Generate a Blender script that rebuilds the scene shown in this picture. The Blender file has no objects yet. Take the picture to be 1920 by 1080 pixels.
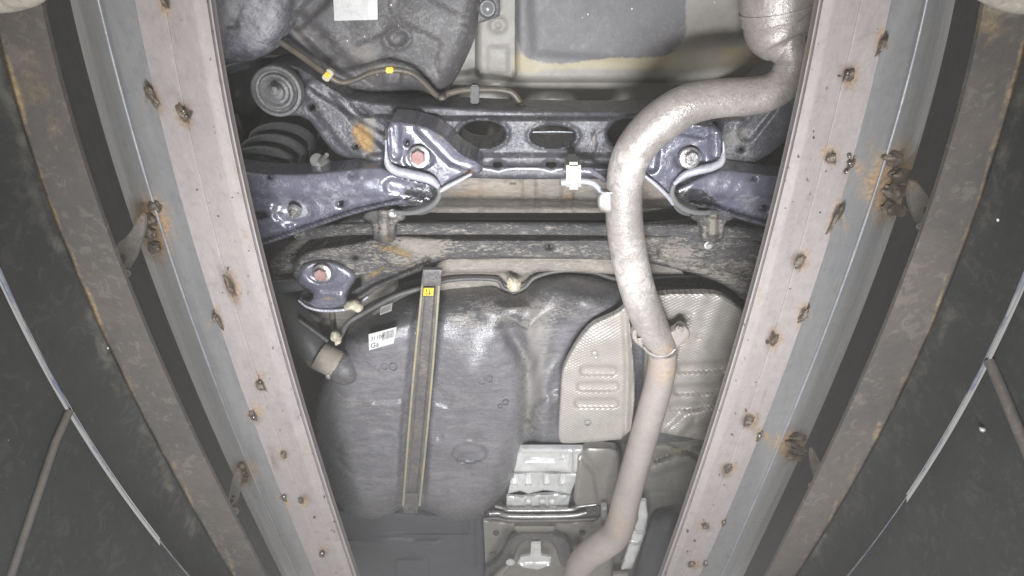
import bpy, bmesh, math, random
import numpy as np
from mathutils import Vector, noise as mnoise
random.seed(4); rng = np.random.RandomState(7)
S = bpy.context.scene
C = S.collection

# ------------------------------------------------------------------ camera
F = 1100.0                      # focal length in pixels of a 1920 wide frame
ELEV = math.radians(57)         # the camera looks forward and steeply up under the car
se, ce = math.sin(ELEV), math.cos(ELEV)
cam = bpy.data.cameras.new('camera'); cam.sensor_width = 36.0; cam.lens = 36.0 * F / 1920.0
cam.clip_start = 0.01; cam.clip_end = 50
co = bpy.data.objects.new('camera', cam); C.objects.link(co)
co.rotation_euler = (math.radians(90) + ELEV, 0, 0)
S.camera = co

# ------------------------------------------------------------------ light
w = bpy.data.worlds.new('World'); S.world = w; w.use_nodes = True
bg = w.node_tree.nodes['Background']; bg.inputs[0].default_value = (1.0, 0.97, 0.93, 1); bg.inputs[1].default_value = 0.44
def lamp(name, loc, size, size_y, power, target, col):
    l = bpy.data.lights.new(name, 'AREA'); l.shape = 'RECTANGLE'; l.size = size; l.size_y = size_y
    l.energy = power; l.color = col
    o = bpy.data.objects.new(name, l); C.objects.link(o); o.location = loc
    d = Vector(target) - Vector(loc); o.rotation_euler = d.to_track_quat('-Z', 'Y').to_euler()
    return o
lamp('inspection_lamp', (-0.17, 0.52, -0.36), 0.14, 0.30, 9.0, (-0.10, 0.75, 1.0), (0.95, 0.97, 1.0))
lamp('inspection_lamp', (0.17, 0.52, -0.36), 0.14, 0.30, 9.0, (0.10, 0.75, 1.0), (0.95, 0.97, 1.0))
lamp('centre_lamp', (0.0, 0.36, -0.30), 0.34, 0.08, 6.5, (0.02, 0.66, 1.0), (0.95, 0.96, 1.0)).data.spread = math.radians(85)
S.view_settings.view_transform = 'Standard'; S.view_settings.look = 'None'
S.view_settings.exposure = -0.05; S.view_settings.gamma = 1.0
S.cycles.max_bounces = 6
S.cycles.sample_clamp_indirect = 4.0

# ------------------------------------------------------------------ geometry helpers
def Gv(px, py, z):
    """point of the horizontal plane at height z lying on the sight line of a photo pixel"""
    u = (np.asarray(px, float) - 960) / F; v = (540 - np.asarray(py, float)) / F
    t = z / (se + v * ce)
    return np.stack([u * t, (ce - v * se) * t, z + 0 * t], -1)
def G(px, py, z): return Vector(Gv(px, py, z))
def PXS(px, py, z):
    return z / (se + (540 - py) / F * ce) / F       # metres per pixel there
def on_side(px, py, x):
    u = (px - 960) / F; v = (540 - py) / F; t = x / u
    return Vector((x, (ce - v * se) * t, (se + v * ce) * t))
def arr(a): return np.asarray(a, float)
def chaikin(p, n=2, closed=True):
    p = arr(p)
    for _ in range(n):
        q = np.roll(p, -1, 0) if closed else p[1:]
        a = p if closed else p[:-1]
        new = np.empty((len(a) * 2, p.shape[1])); new[0::2] = a * .75 + q * .25; new[1::2] = a * .25 + q * .75
        p = new if closed else np.vstack([p[:1], new, p[-1:]])
    return p
def seg_dist(P, poly, closed=True):
    a = arr(poly); b = np.roll(a, -1, 0) if closed else a[1:]; a = a if closed else a[:-1]
    best = np.full(len(P), 1e9); near = np.zeros((len(P), 2))
    for i in range(len(a)):
        d = b[i] - a[i]; L = (d * d).sum() + 1e-9
        t = np.clip(((P - a[i]) @ d) / L, 0, 1); q = a[i] + t[:, None] * d
        dd = np.hypot(*(P - q).T); m = dd < best
        best[m] = dd[m]; near[m] = q[m]
    return best, near
def inside(P, poly):
    a = arr(poly); b = np.roll(a, -1, 0); c = np.zeros(len(P), bool)
    for i in range(len(a)):
        cond = (a[i, 1] > P[:, 1]) != (b[i, 1] > P[:, 1])
        xs = (b[i, 0] - a[i, 0]) * (P[:, 1] - a[i, 1]) / (b[i, 1] - a[i, 1] + 1e-12) + a[i, 0]
        c ^= cond & (P[:, 0] < xs)
    return c
def sst(x): x = np.clip(x, 0, 1); return x * x * (3 - 2 * x)
def bump_val(b, X, Y):
    if callable(b): return b(X, Y)
    k = b[0]
    if k == 'ell':
        _, cx, cy, rx, ry, h, soft = b[:7]; an = math.radians(b[7]) if len(b) > 7 else 0
        dx, dy = X - cx, Y - cy; u = dx * math.cos(an) + dy * math.sin(an); v = -dx * math.sin(an) + dy * math.cos(an)
        r = np.sqrt((u / rx) ** 2 + (v / ry) ** 2); s = soft / min(rx, ry)
        return h * sst((1 - r) / s + .5)
    if k == 'ring':
        _, cx, cy, rx, ry, wd, h = b; r = np.sqrt(((X - cx) / rx) ** 2 + ((Y - cy) / ry) ** 2)
        return h * np.exp(-((r - 1) * min(rx, ry) / wd) ** 2)
    if k == 'seg':
        _, pts, wd, h, soft = b; d, _n = seg_dist(np.stack([X, Y], -1), pts, False)
        return h * sst((wd - d) / soft + .5)
    if k == 'poly':
        _, pts, h, soft = b; P = np.stack([X, Y], -1); d, _n = seg_dist(P, pts); d = np.where(inside(P, pts), d, -d)
        return h * sst(d / soft + .5)
    if k == 'dome':
        _, cx, cy, rx, ry, h = b; r2 = ((X - cx) / rx) ** 2 + ((Y - cy) / ry) ** 2
        return h * np.exp(-r2)
def wob(X, Y, s, seed=0):
    r = np.random.RandomState(seed); o = 0 * X
    for i in range(7):
        a = r.rand() * 6.28; f = (0.5 + 1.6 * r.rand()) / s
        o = o + np.sin((X * math.cos(a) + Y * math.sin(a)) * f * 6.28 + r.rand() * 6.28) / 7
    return o
def paint_attrs(me, X, Y, paint):
    names = {}
    for p in paint:
        nm, cx, cy, rx, ry, an, amp = p; a = math.radians(an)
        dx, dy = X - cx, Y - cy; u = dx * math.cos(a) + dy * math.sin(a); v = -dx * math.sin(a) + dy * math.cos(a)
        g = amp * np.exp(-((u / rx) ** 2 + (v / ry) ** 2)); names[nm] = names.get(nm, 0) + g
    for nm, g in names.items():
        at = me.attributes.new(nm, 'FLOAT', 'POINT'); at.data.foreach_set('value', np.clip(g, -1, 1.2).astype(np.float32))
def finish(me, name, mats, parent, smooth=True, angle=38):
    if smooth:
        me.polygons.foreach_set('use_smooth', [True] * len(me.polygons))
        me.set_sharp_from_angle(angle=math.radians(angle))
    for m in (mats if isinstance(mats, (list, tuple)) else [mats]): me.materials.append(m)
    me.update()
    o = bpy.data.objects.new(name, me); C.objects.link(o)
    if parent: o.parent = parent
    return o
def thing(name, label, cat, group=None, loc=(0, 0, 0)):
    o = bpy.data.objects.new(name, None); C.objects.link(o); o.location = loc; o.empty_display_size = .1
    o['label'] = label; o['category'] = cat
    if group: o['group'] = group
    return o
def relief(name, parent, outline, z0, mat, step=4, r=10, h=.01, bumps=(), holes=(), skirt=.02, paint=(), sm=2, wobble=(0, 60), label=None):
    """a stamped or moulded part: outline with rounded border, holes, pressed ribs and a turned up edge"""
    ol = chaikin(outline, sm) if sm else arr(outline); hs = [arr(q) for q in holes]
    x0, y0 = ol.min(0) - step; x1, y1 = ol.max(0) + step
    xs = np.arange(x0, x1 + step, step); ys = np.arange(y0, y1 + step, step)
    GX, GY = np.meshgrid(xs, ys); P = np.stack([GX.ravel(), GY.ravel()], -1)
    ins = inside(P, ol); d, near = seg_dist(P, ol)
    for q in hs:
        hi = inside(P, q); dq, nq = seg_dist(P, q); ins &= ~hi; m = dq < d; d[m] = dq[m]; near[m] = nq[m]
    W = len(xs); idx = np.arange(len(P)).reshape(len(ys), W)
    q4 = np.stack([idx[:-1, :-1], idx[:-1, 1:], idx[1:, 1:], idx[1:, :-1]], -1).reshape(-1, 4)
    q4 = q4[ins[q4].sum(1) >= 1]
    out = ~ins; P[out] = near[out]; d[out] = 0
    close = ins & (d < step * .3); P[close] = near[close]; d[close] = 0
    used = np.unique(q4); rm = -np.ones(len(P), int); rm[used] = np.arange(len(used)); q4 = rm[q4]
    P = P[used]; d = d[used]; X, Y = P.T
    t = np.clip(d / r, 0, 1); z = z0 + h * (1 - np.sqrt(np.clip(1 - (1 - t) ** 2, 0, 1)))
    for b in bumps: z = z + bump_val(b, X, Y)
    if wobble[0]: z = z + wobble[0] * wob(X, Y, wobble[1], len(P) % 97)
    V = Gv(X, Y, z)
    # boundary
    from collections import Counter
    e = np.vstack([q4[:, [0, 1]], q4[:, [1, 2]], q4[:, [2, 3]], q4[:, [3, 0]]]); es = np.sort(e, 1)
    key = es[:, 0] * (len(P) + 1) + es[:, 1]; un, inv, cnt = np.unique(key, return_inverse=True, return_counts=True)
    be = e[cnt[inv] == 1]; bv = np.unique(be); mp = {int(v): len(V) + i for i, v in enumerate(bv)}
    V2 = V[bv] + np.array([0, 0, skirt]); allV = np.vstack([V, V2])
    faces = [tuple(int(k) for k in f[::-1]) for f in q4]
    if skirt: faces += [(int(a), int(b), mp[int(b)], mp[int(a)]) for a, b in be]
    me = bpy.data.meshes.new(name); me.from_pydata([tuple(v) for v in allV], [], faces)
    if paint: paint_attrs(me, np.concatenate([X, X[bv]]), np.concatenate([Y, Y[bv]]), paint)
    bm = bmesh.new(); bm.from_mesh(me); bmesh.ops.remove_doubles(bm, verts=bm.verts, dist=1e-5)
    bmesh.ops.dissolve_degenerate(bm, edges=bm.edges, dist=1e-6); bmesh.ops.recalc_face_normals(bm, faces=bm.faces)
    bm.to_mesh(me); bm.free()
    # make sure the large face looks down
    s = sum(p.normal.z * p.area for p in me.polygons if abs(p.normal.z) > .5)
    if s > 0: me.flip_normals()
    o = finish(me, name, mat, parent, angle=50)
    if label: o['label'] = label
    return o
def ell(cx, cy, rx, ry, n=28, ang=0):
    a = np.linspace(0, 2 * math.pi, n, endpoint=False); c, s = math.cos(math.radians(ang)), math.sin(math.radians(ang))
    return np.stack([cx + rx * np.cos(a) * c - ry * np.sin(a) * s, cy + rx * np.cos(a) * s + ry * np.sin(a) * c], -1)
def catmull(p, n):
    p = arr(p); q = np.vstack([2 * p[0] - p[1], p, 2 * p[-1] - p[-2]]); o = []
    for i in range(1, len(q) - 2):
        for k in range(n):
            t = k / n; a, b, c, d = q[i - 1], q[i], q[i + 1], q[i + 2]
            o.append(.5 * (2 * b + (c - a) * t + (2 * a - 5 * b + 4 * c - d) * t * t + (3 * b - a - 3 * c + d) * t ** 3))
    o.append(q[-2]); return arr(o)
def sweep(pts, rad, sides=20, caps=True):
    pts = [Vector(p) for p in pts]; V = []; Fc = []
    tprev = None; nrm = None
    for i, p in enumerate(pts):
        t = (pts[min(i + 1, len(pts) - 1)] - pts[max(i - 1, 0)]).normalized()
        if nrm is None: nrm = t.orthogonal().normalized()
        else: nrm = (nrm - t * nrm.dot(t)).normalized()
        bn = t.cross(nrm)
        for k in range(sides):
            a = 2 * math.pi * k / sides; V.append(p + (nrm * math.cos(a) + bn * math.sin(a)) * rad[i])
    for i in range(len(pts) - 1):
        for k in range(sides):
            a = i * sides + k; b = i * sides + (k + 1) % sides; Fc.append((a, b, b + sides, a + sides))
    if caps: Fc.append(tuple(range(sides))[::-1]); Fc.append(tuple((len(pts) - 1) * sides + k for k in range(sides)))
    return V, Fc
def tube(name, parent, pts, mat, n=8, sides=20, paint=(), label=None, caps=True):
    """pts: (px, py, z, radius in pixels)"""
    c = catmull(pts, n); W = [G(a[0], a[1], a[2]) for a in c]; R = [a[3] * PXS(a[0], a[1], a[2]) for a in c]
    V, Fc = sweep(W, R, sides, caps); me = bpy.data.meshes.new(name); me.from_pydata(V, [], Fc)
    if paint:
        X = np.repeat(c[:, 0], sides); Y = np.repeat(c[:, 1], sides); paint_attrs(me, X, Y, paint)
    bm = bmesh.new(); bm.from_mesh(me); bmesh.ops.recalc_face_normals(bm, faces=bm.faces); bm.to_mesh(me); bm.free()
    o = finish(me, name, mat, parent)
    if label: o['label'] = label
    return o
def lathe(name, parent, px, py, z, prof, mat, sides=28, axis=(0, 0, -1), label=None, hexn=None, off=0):
    """prof: (radius px, height px towards the viewer)"""
    c = G(px, py, z); s = PXS(px, py, z); ax = Vector(axis).normalized(); u = ax.orthogonal().normalized(); v = ax.cross(u)
    V = []; Fc = []; n = hexn or sides
    for r, hh in prof:
        for k in range(n):
            a = 2 * math.pi * k / n + off; V.append(c + ax * hh * s + (u * math.cos(a) + v * math.sin(a)) * max(r, .01) * s)
    for i in range(len(prof) - 1):
        for k in range(n): a = i * n + k; b = i * n + (k + 1) % n; Fc.append((a, b, b + n, a + n))
    Fc.append(tuple((len(prof) - 1) * n + k for k in range(n)))
    me = bpy.data.meshes.new(name); me.from_pydata(V, [], Fc)
    bm = bmesh.new(); bm.from_mesh(me); bmesh.ops.recalc_face_normals(bm, faces=bm.faces); bm.to_mesh(me); bm.free()
    o = finish(me, name, mat, parent, angle=32)
    if label: o['label'] = label
    return o
def box_px(name, parent, cx, cy, z, wx, wy, hz, mat, ang=0, bev=.15, label=None, paint=()):
    a = math.radians(ang); q = []
    for sx, sy in ((-1, -1), (1, -1), (1, 1), (-1, 1)):
        dx, dy = sx * wx / 2, sy * wy / 2; q.append((cx + dx * math.cos(a) - dy * math.sin(a), cy + dx * math.sin(a) + dy * math.cos(a)))
    B = [G(x, y, z) for x, y in q]; T = [p + Vector((0, 0, hz)) for p in B]
    me = bpy.data.meshes.new(name); bm = bmesh.new(); vs = [bm.verts.new(p) for p in B + T]
    for f in ((0, 1, 2, 3), (7, 6, 5, 4), (0, 4, 5, 1), (1, 5, 6, 2), (2, 6, 7, 3), (3, 7, 4, 0)): bm.faces.new([vs[i] for i in f])
    m = min((B[0] - B[1]).length, (B[1] - B[2]).length, hz) * bev
    if m > 0: bmesh.ops.bevel(bm, geom=list(bm.edges), offset=m, segments=2, affect='EDGES')
    bmesh.ops.recalc_face_normals(bm, faces=bm.faces); bm.to_mesh(me); bm.free()
    o = finish(me, name, mat, parent)
    if label: o['label'] = label
    return o
def bolt(name, parent, px, py, z, r, mat, head=None, tilt=(0, -.25, -1), label=None, nut=False):
    """flanged hexagon head in one mesh with two finishes"""
    c = G(px, py, z); s = PXS(px, py, z); ax = Vector(tilt).normalized(); u = ax.orthogonal().normalized(); v = ax.cross(u)
    V = []; Fc = []; mi = []
    def ringset(prof, n, k0):
        base = len(V)
        for rr, hh in prof:
            for k in range(n):
                a = 2 * math.pi * k / n + .3; V.append(c + ax * hh * s + (u * math.cos(a) + v * math.sin(a)) * rr * s)
        for i in range(len(prof) - 1):
            for k in range(n): a = base + i * n + k; b = base + i * n + (k + 1) % n; Fc.append((a, b, b + n, a + n)); mi.append(k0 if not (k0 and i < len(prof) - 2) else 0)
        Fc.append(tuple(base + (len(prof) - 1) * n + k for k in range(n))); mi.append(k0)
    ringset([(r, -.3 * r), (r, .12 * r), (r * .94, .2 * r), (r * .7, .26 * r)], 28, 0)
    ringset([(r * .66, .2 * r), (r * .66, .78 * r), (r * .58, .88 * r)], 6, 1 if head else 0)
    if nut: ringset([(r * .3, .8 * r), (r * .3, 1.5 * r), (r * .22, 1.6 * r)], 14, 0)
    me = bpy.data.meshes.new(name); me.from_pydata(V, [], Fc); me.polygons.foreach_set('material_index', mi)
    bm = bmesh.new(); bm.from_mesh(me); bmesh.ops.recalc_face_normals(bm, faces=bm.faces); bm.to_mesh(me); bm.free()
    o = finish(me, name, [mat, head] if head else mat, parent, angle=30)
    if label: o['label'] = label
    return o
def curve_px(poly, deg=3):
    p = arr(poly); c = np.polyfit(p[:, 1] / 1000, p[:, 0], deg); return lambda y: np.polyval(c, np.asarray(y) / 1000)
def strip(name, parent, lines, mat, y0=-90, y1=1170, step=5, paint=(), end_skirt=0, wobble=(0, 60), label=None, edge_up=(0, 0), thick_dir=0):
    """a long rolled section: lines are (curve px(py), offset px, z)"""
    ys = np.arange(y0, y1 + step, step); cols = []
    for i in range(len(lines)):
        f, off, z = lines[i]; xa = f(ys) + off
        if i:
            k = max(1, int(np.ceil(np.abs(xa - pa).max() / step)))
            for j in range(1, k + 1): t = j / k; cols.append((pa + (xa - pa) * t, pz + (z - pz) * t))
        else: cols.append((xa, z + 0 * xa))
        pa, pz = xa, z + 0 * xa
    X = np.stack([c[0] for c in cols], 1); Z = np.stack([c[1] for c in cols], 1); Y = np.repeat(ys[:, None], X.shape[1], 1)
    if wobble[0]: Z = Z + wobble[0] * wob(X, Y, wobble[1], 5)
    V = Gv(X, Y, Z)
    if edge_up[0]: V = np.concatenate([V[:, :1] + np.array([0, 0, edge_up[0]]), V], 1); X = np.concatenate([X[:, :1], X], 1); Y = np.concatenate([Y[:, :1], Y], 1)
    if edge_up[1]: V = np.concatenate([V, V[:, -1:] + np.array([0, 0, edge_up[1]])], 1); X = np.concatenate([X, X[:, -1:]], 1); Y = np.concatenate([Y, Y[:, -1:]], 1)
    n, m = X.shape; V = V.reshape(-1, 3); I = np.arange(n * m).reshape(n, m)
    q = np.stack([I[:-1, :-1], I[:-1, 1:], I[1:, 1:], I[1:, :-1]], -1).reshape(-1, 4)
    me = bpy.data.meshes.new(name); me.from_pydata([tuple(v) for v in V], [], [tuple(int(k) for k in f) for f in q])
    if paint: paint_attrs(me, X.ravel(), Y.ravel(), paint)
    s = sum(p.normal.z * p.area for p in me.polygons)
    if s > 0: me.flip_normals()
    o = finish(me, name, mat, parent, angle=30)
    if label: o['label'] = label
    return o
def blob(name, parent, px, py, z, rx, ry, hz, mat, ang=0, amp=.35, seed=0, sub=3, label=None):
    bm = bmesh.new(); bmesh.ops.create_icosphere(bm, subdivisions=sub, radius=1); a = math.radians(-ang); s = PXS(px, py, z); c = G(px, py, z)
    for v in bm.verts:
        p = v.co.copy(); n = 1 + amp * mnoise.noise(p * 1.7 + Vector((seed * 3.1, seed, 0))) + amp * .6 * mnoise.noise(p * 4 + Vector((seed, 0, seed * 2)))
        x, y, zz = p.x * rx * n, p.y * ry * n, p.z * n
        yy = y / max(.5, abs(se + (540 - py) / F * ce)) * 1.0
        v.co = c + Vector(((x * math.cos(a) - yy * math.sin(a)) * s, (x * math.sin(a) + yy * math.cos(a)) * s, zz * hz))
    me = bpy.data.meshes.new(name); bm.to_mesh(me); bm.free()
    o = finish(me, name, mat, parent, angle=60)
    if label: o['label'] = label
    return o

# ------------------------------------------------------------------ materials
def mat(name, col, col2=None, scale=9, rough=.5, metal=0., bump=.25, bscale=140, dust=0., dcol=(.30, .27, .235), dscale=22,
        stretch=(1, 1, 1), rot=0, speck=0., tint=(.36, .31, .20), emboss=None, rust=(.20, .105, .045), dark=(.035, .035, .04), rvar=.18, coat=0, big=0.0, spec=.5, fleck=0., grit=0., gbias=0., gk_d=.35, dw=1., gs=(1, 1, 1), gscale=120):
    m = bpy.data.materials.new(name); m.use_nodes = True; N = m.node_tree.nodes; L = m.node_tree.links; N.clear()
    out = N.new('ShaderNodeOutputMaterial'); b = N.new('ShaderNodeBsdfPrincipled'); L.new(b.outputs[0], out.inputs[0])
    def nd(t, **k):
        n = N.new(t)
        for a, v in k.items(): setattr(n, a, v)
        return n
    def math_(op, a, b_=None, clamp=False):
        n = nd('ShaderNodeMath', operation=op, use_clamp=clamp)
        for i, x in enumerate((a, b_)):
            if x is None: continue
            if isinstance(x, (int, float)): n.inputs[i].default_value = x
            else: L.new(x, n.inputs[i])
        return n.outputs[0]
    def mix(fac, a, c):
        n = nd('ShaderNodeMix', data_type='RGBA')
        for i, x in ((0, fac), (6, a), (7, c)):
            if isinstance(x, (int, float)): n.inputs[i].default_value = x
            elif isinstance(x, tuple): n.inputs[i].default_value = (*x, 1) if len(x) == 3 else x
            else: L.new(x, n.inputs[i])
        return n.outputs[2]
    geo = nd('ShaderNodeNewGeometry'); mp = nd('ShaderNodeMapping'); L.new(geo.outputs['Position'], mp.inputs[0])
    mp.inputs['Scale'].default_value = stretch; mp.inputs['Rotation'].default_value = (0, 0, math.radians(rot))
    def noi(sc, det=5, ro=.6, dist=0., src=None):
        n = nd('ShaderNodeTexNoise'); n.inputs['Scale'].default_value = sc; n.inputs['Detail'].default_value = det
        n.inputs['Roughness'].default_value = ro; n.inputs['Distortion'].default_value = dist
        L.new(src if src else mp.outputs[0], n.inputs['Vector']); return n.outputs['Fac']
    def att(nm):
        a = nd('ShaderNodeAttribute', attribute_name=nm); return a.outputs['Fac']
    def rng_(x, lo, hi, a=0., c=1.):
        n = nd('ShaderNodeMapRange', interpolation_type='SMOOTHSTEP'); L.new(x, n.inputs[0])
        for i, v in zip((1, 2, 3, 4), (lo, hi, a, c)): n.inputs[i].default_value = v
        return n.outputs[0]
    col2 = col2 or tuple(c * .7 for c in col)
    n1 = noi(scale, 6, .62, .4); n2 = noi(dscale, 8, .7, .8); n3 = noi(bscale, 3, .6, 0, geo.outputs['Position']); n4 = noi(55, 6, .75, 0, geo.outputs['Position'])
    c = mix(rng_(n1, .35, .65), col, col2)
    c = mix(rng_(n4, .45, .75, 0, .35), c, tuple(x * .62 for x in col2))
    c = mix(rng_(math_('ADD', att('tint'), math_('MULTIPLY', math_('SUBTRACT', n4, .5), .25)), .15, .6), c, tint)
    # darker tone: floor underseal, painted shade on arms, darker tank areas
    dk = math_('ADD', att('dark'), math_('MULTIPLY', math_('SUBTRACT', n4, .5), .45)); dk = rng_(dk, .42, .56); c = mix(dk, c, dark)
    # dust
    dm = math_('ADD', n2, math_('ADD', math_('MULTIPLY', att('dust'), dw), dust)); dm = rng_(dm, .82, 1.12); dm = math_('MULTIPLY', dm, rng_(n4, .2, .55, .45, 1)); c = mix(dm, c, dcol)
    # caked grit and scratches
    if grit:
        gm = nd('ShaderNodeMapping'); L.new(geo.outputs['Position'], gm.inputs[0]); gm.inputs['Scale'].default_value = gs; gm.inputs['Rotation'].default_value = (0, 0, math.radians(rot))
        g1 = noi(gscale, 5, .7, 1.2, gm.outputs[0]); g2 = noi(gscale * .22, 4, .6, .6, gm.outputs[0])
        gk = math_('ADD', g1, math_('MULTIPLY', math_('ADD', math_('SUBTRACT', g2, .5), math_('MULTIPLY', att('dust'), gk_d)), .55))
        gk = math_('ADD', gk, gbias)
        gl = math_('MULTIPLY', rng_(gk, .56, .62), grit); gd = math_('MULTIPLY', rng_(gk, .46, .36), grit * .8)
        c = mix(gl, c, tuple(min(.8, x * 1.25) for x in dcol)); c = mix(gd, c, tuple(x * .45 for x in col2))
    # rust
    rr = math_('ADD', math_('MULTIPLY', att('rust'), 1.0), math_('ADD', math_('MULTIPLY', math_('SUBTRACT', n4, .5), .9), math_('MULTIPLY', math_('SUBTRACT', n2, .5), .8))); rm = rng_(rr, .1, .75)
    rm = math_('MULTIPLY', rm, rng_(att('rust'), .02, .15)); c = mix(rm, c, mix(rng_(n3, .4, .6), rust, (rust[0] * 1.5, rust[1] * 1.5, rust[2] * 1.4)))
    burn = math_('ADD', att('burn'), math_('MULTIPLY', math_('SUBTRACT', n4, .5), .7)); bmk = math_('MULTIPLY', rng_(burn, .35, .75), rng_(att('burn'), .02, .2)); c = mix(bmk, c, (.045, .035, .028))
    r = math_('ADD', rough, math_('MULTIPLY', math_('SUBTRACT', n2, .5), rvar * 2), True)
    anyd = math_('MAXIMUM', dm, math_('MAXIMUM', rm, bmk)); rn = nd('ShaderNodeMix', data_type='FLOAT'); L.new(anyd, rn.inputs[0]); L.new(r, rn.inputs[2]); rn.inputs[3].default_value = .85
    r = rn.outputs[0]
    mt = math_('MULTIPLY', math_('SUBTRACT', 1, anyd), metal)
    if speck or fleck:
        v = nd('ShaderNodeTexVoronoi'); v.inputs['Scale'].default_value = 95; L.new(geo.outputs['Position'], v.inputs['Vector'])
        sp = math_('LESS_THAN', v.outputs['Distance'], .17); sel = nd('ShaderNodeSeparateColor'); L.new(v.outputs['Color'], sel.inputs[0])
        sel = math_('LESS_THAN', sel.outputs[0], speck or fleck); sp = math_('MULTIPLY', sp, sel)
        c = mix(sp, c, (.05, .045, .04) if speck else (.62, .60, .56))
    L.new(c, b.inputs['Base Color']); L.new(r, b.inputs['Roughness']); L.new(mt, b.inputs['Metallic'])
    b.inputs['Specular IOR Level'].default_value = spec
    if coat: b.inputs['Coat Weight'].default_value = coat; b.inputs['Coat Roughness'].default_value = .25
    hgt = math_('ADD', math_('MULTIPLY', n3, .5), math_('ADD', math_('MULTIPLY', n4, .6), math_('MULTIPLY', dm, .6)))
    if grit: hgt = math_('ADD', hgt, math_('MULTIPLY', gk, grit * 1.6))
    hgt = math_('ADD', hgt, math_('ADD', math_('MULTIPLY', rm, 1.2), math_('MULTIPLY', n1, big)))
    bp = nd('ShaderNodeBump'); bp.inputs['Strength'].default_value = bump; bp.inputs['Distance'].default_value = .004; L.new(hgt, bp.inputs['Height']); nrm = bp.outputs[0]
    if emboss:
        pitch, st = emboss; hs = []
        for ang in (32, -32):
            mm = nd('ShaderNodeMapping'); mm.inputs['Rotation'].default_value = (0, 0, math.radians(ang)); L.new(geo.outputs['Position'], mm.inputs[0])
            sx = nd('ShaderNodeSeparateXYZ'); L.new(mm.outputs[0], sx.inputs[0]); hs.append(math_('SINE', math_('MULTIPLY', sx.outputs[1], 6.283 / pitch)))
        hh = math_('MULTIPLY', math_('ADD', *hs), .5)
        b2 = nd('ShaderNodeBump'); b2.inputs['Strength'].default_value = st; b2.inputs['Distance'].default_value = .0022; L.new(hh, b2.inputs['Height']); L.new(nrm, b2.inputs['Normal']); nrm = b2.outputs[0]
    L.new(nrm, b.inputs['Normal'])
    return m
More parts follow.
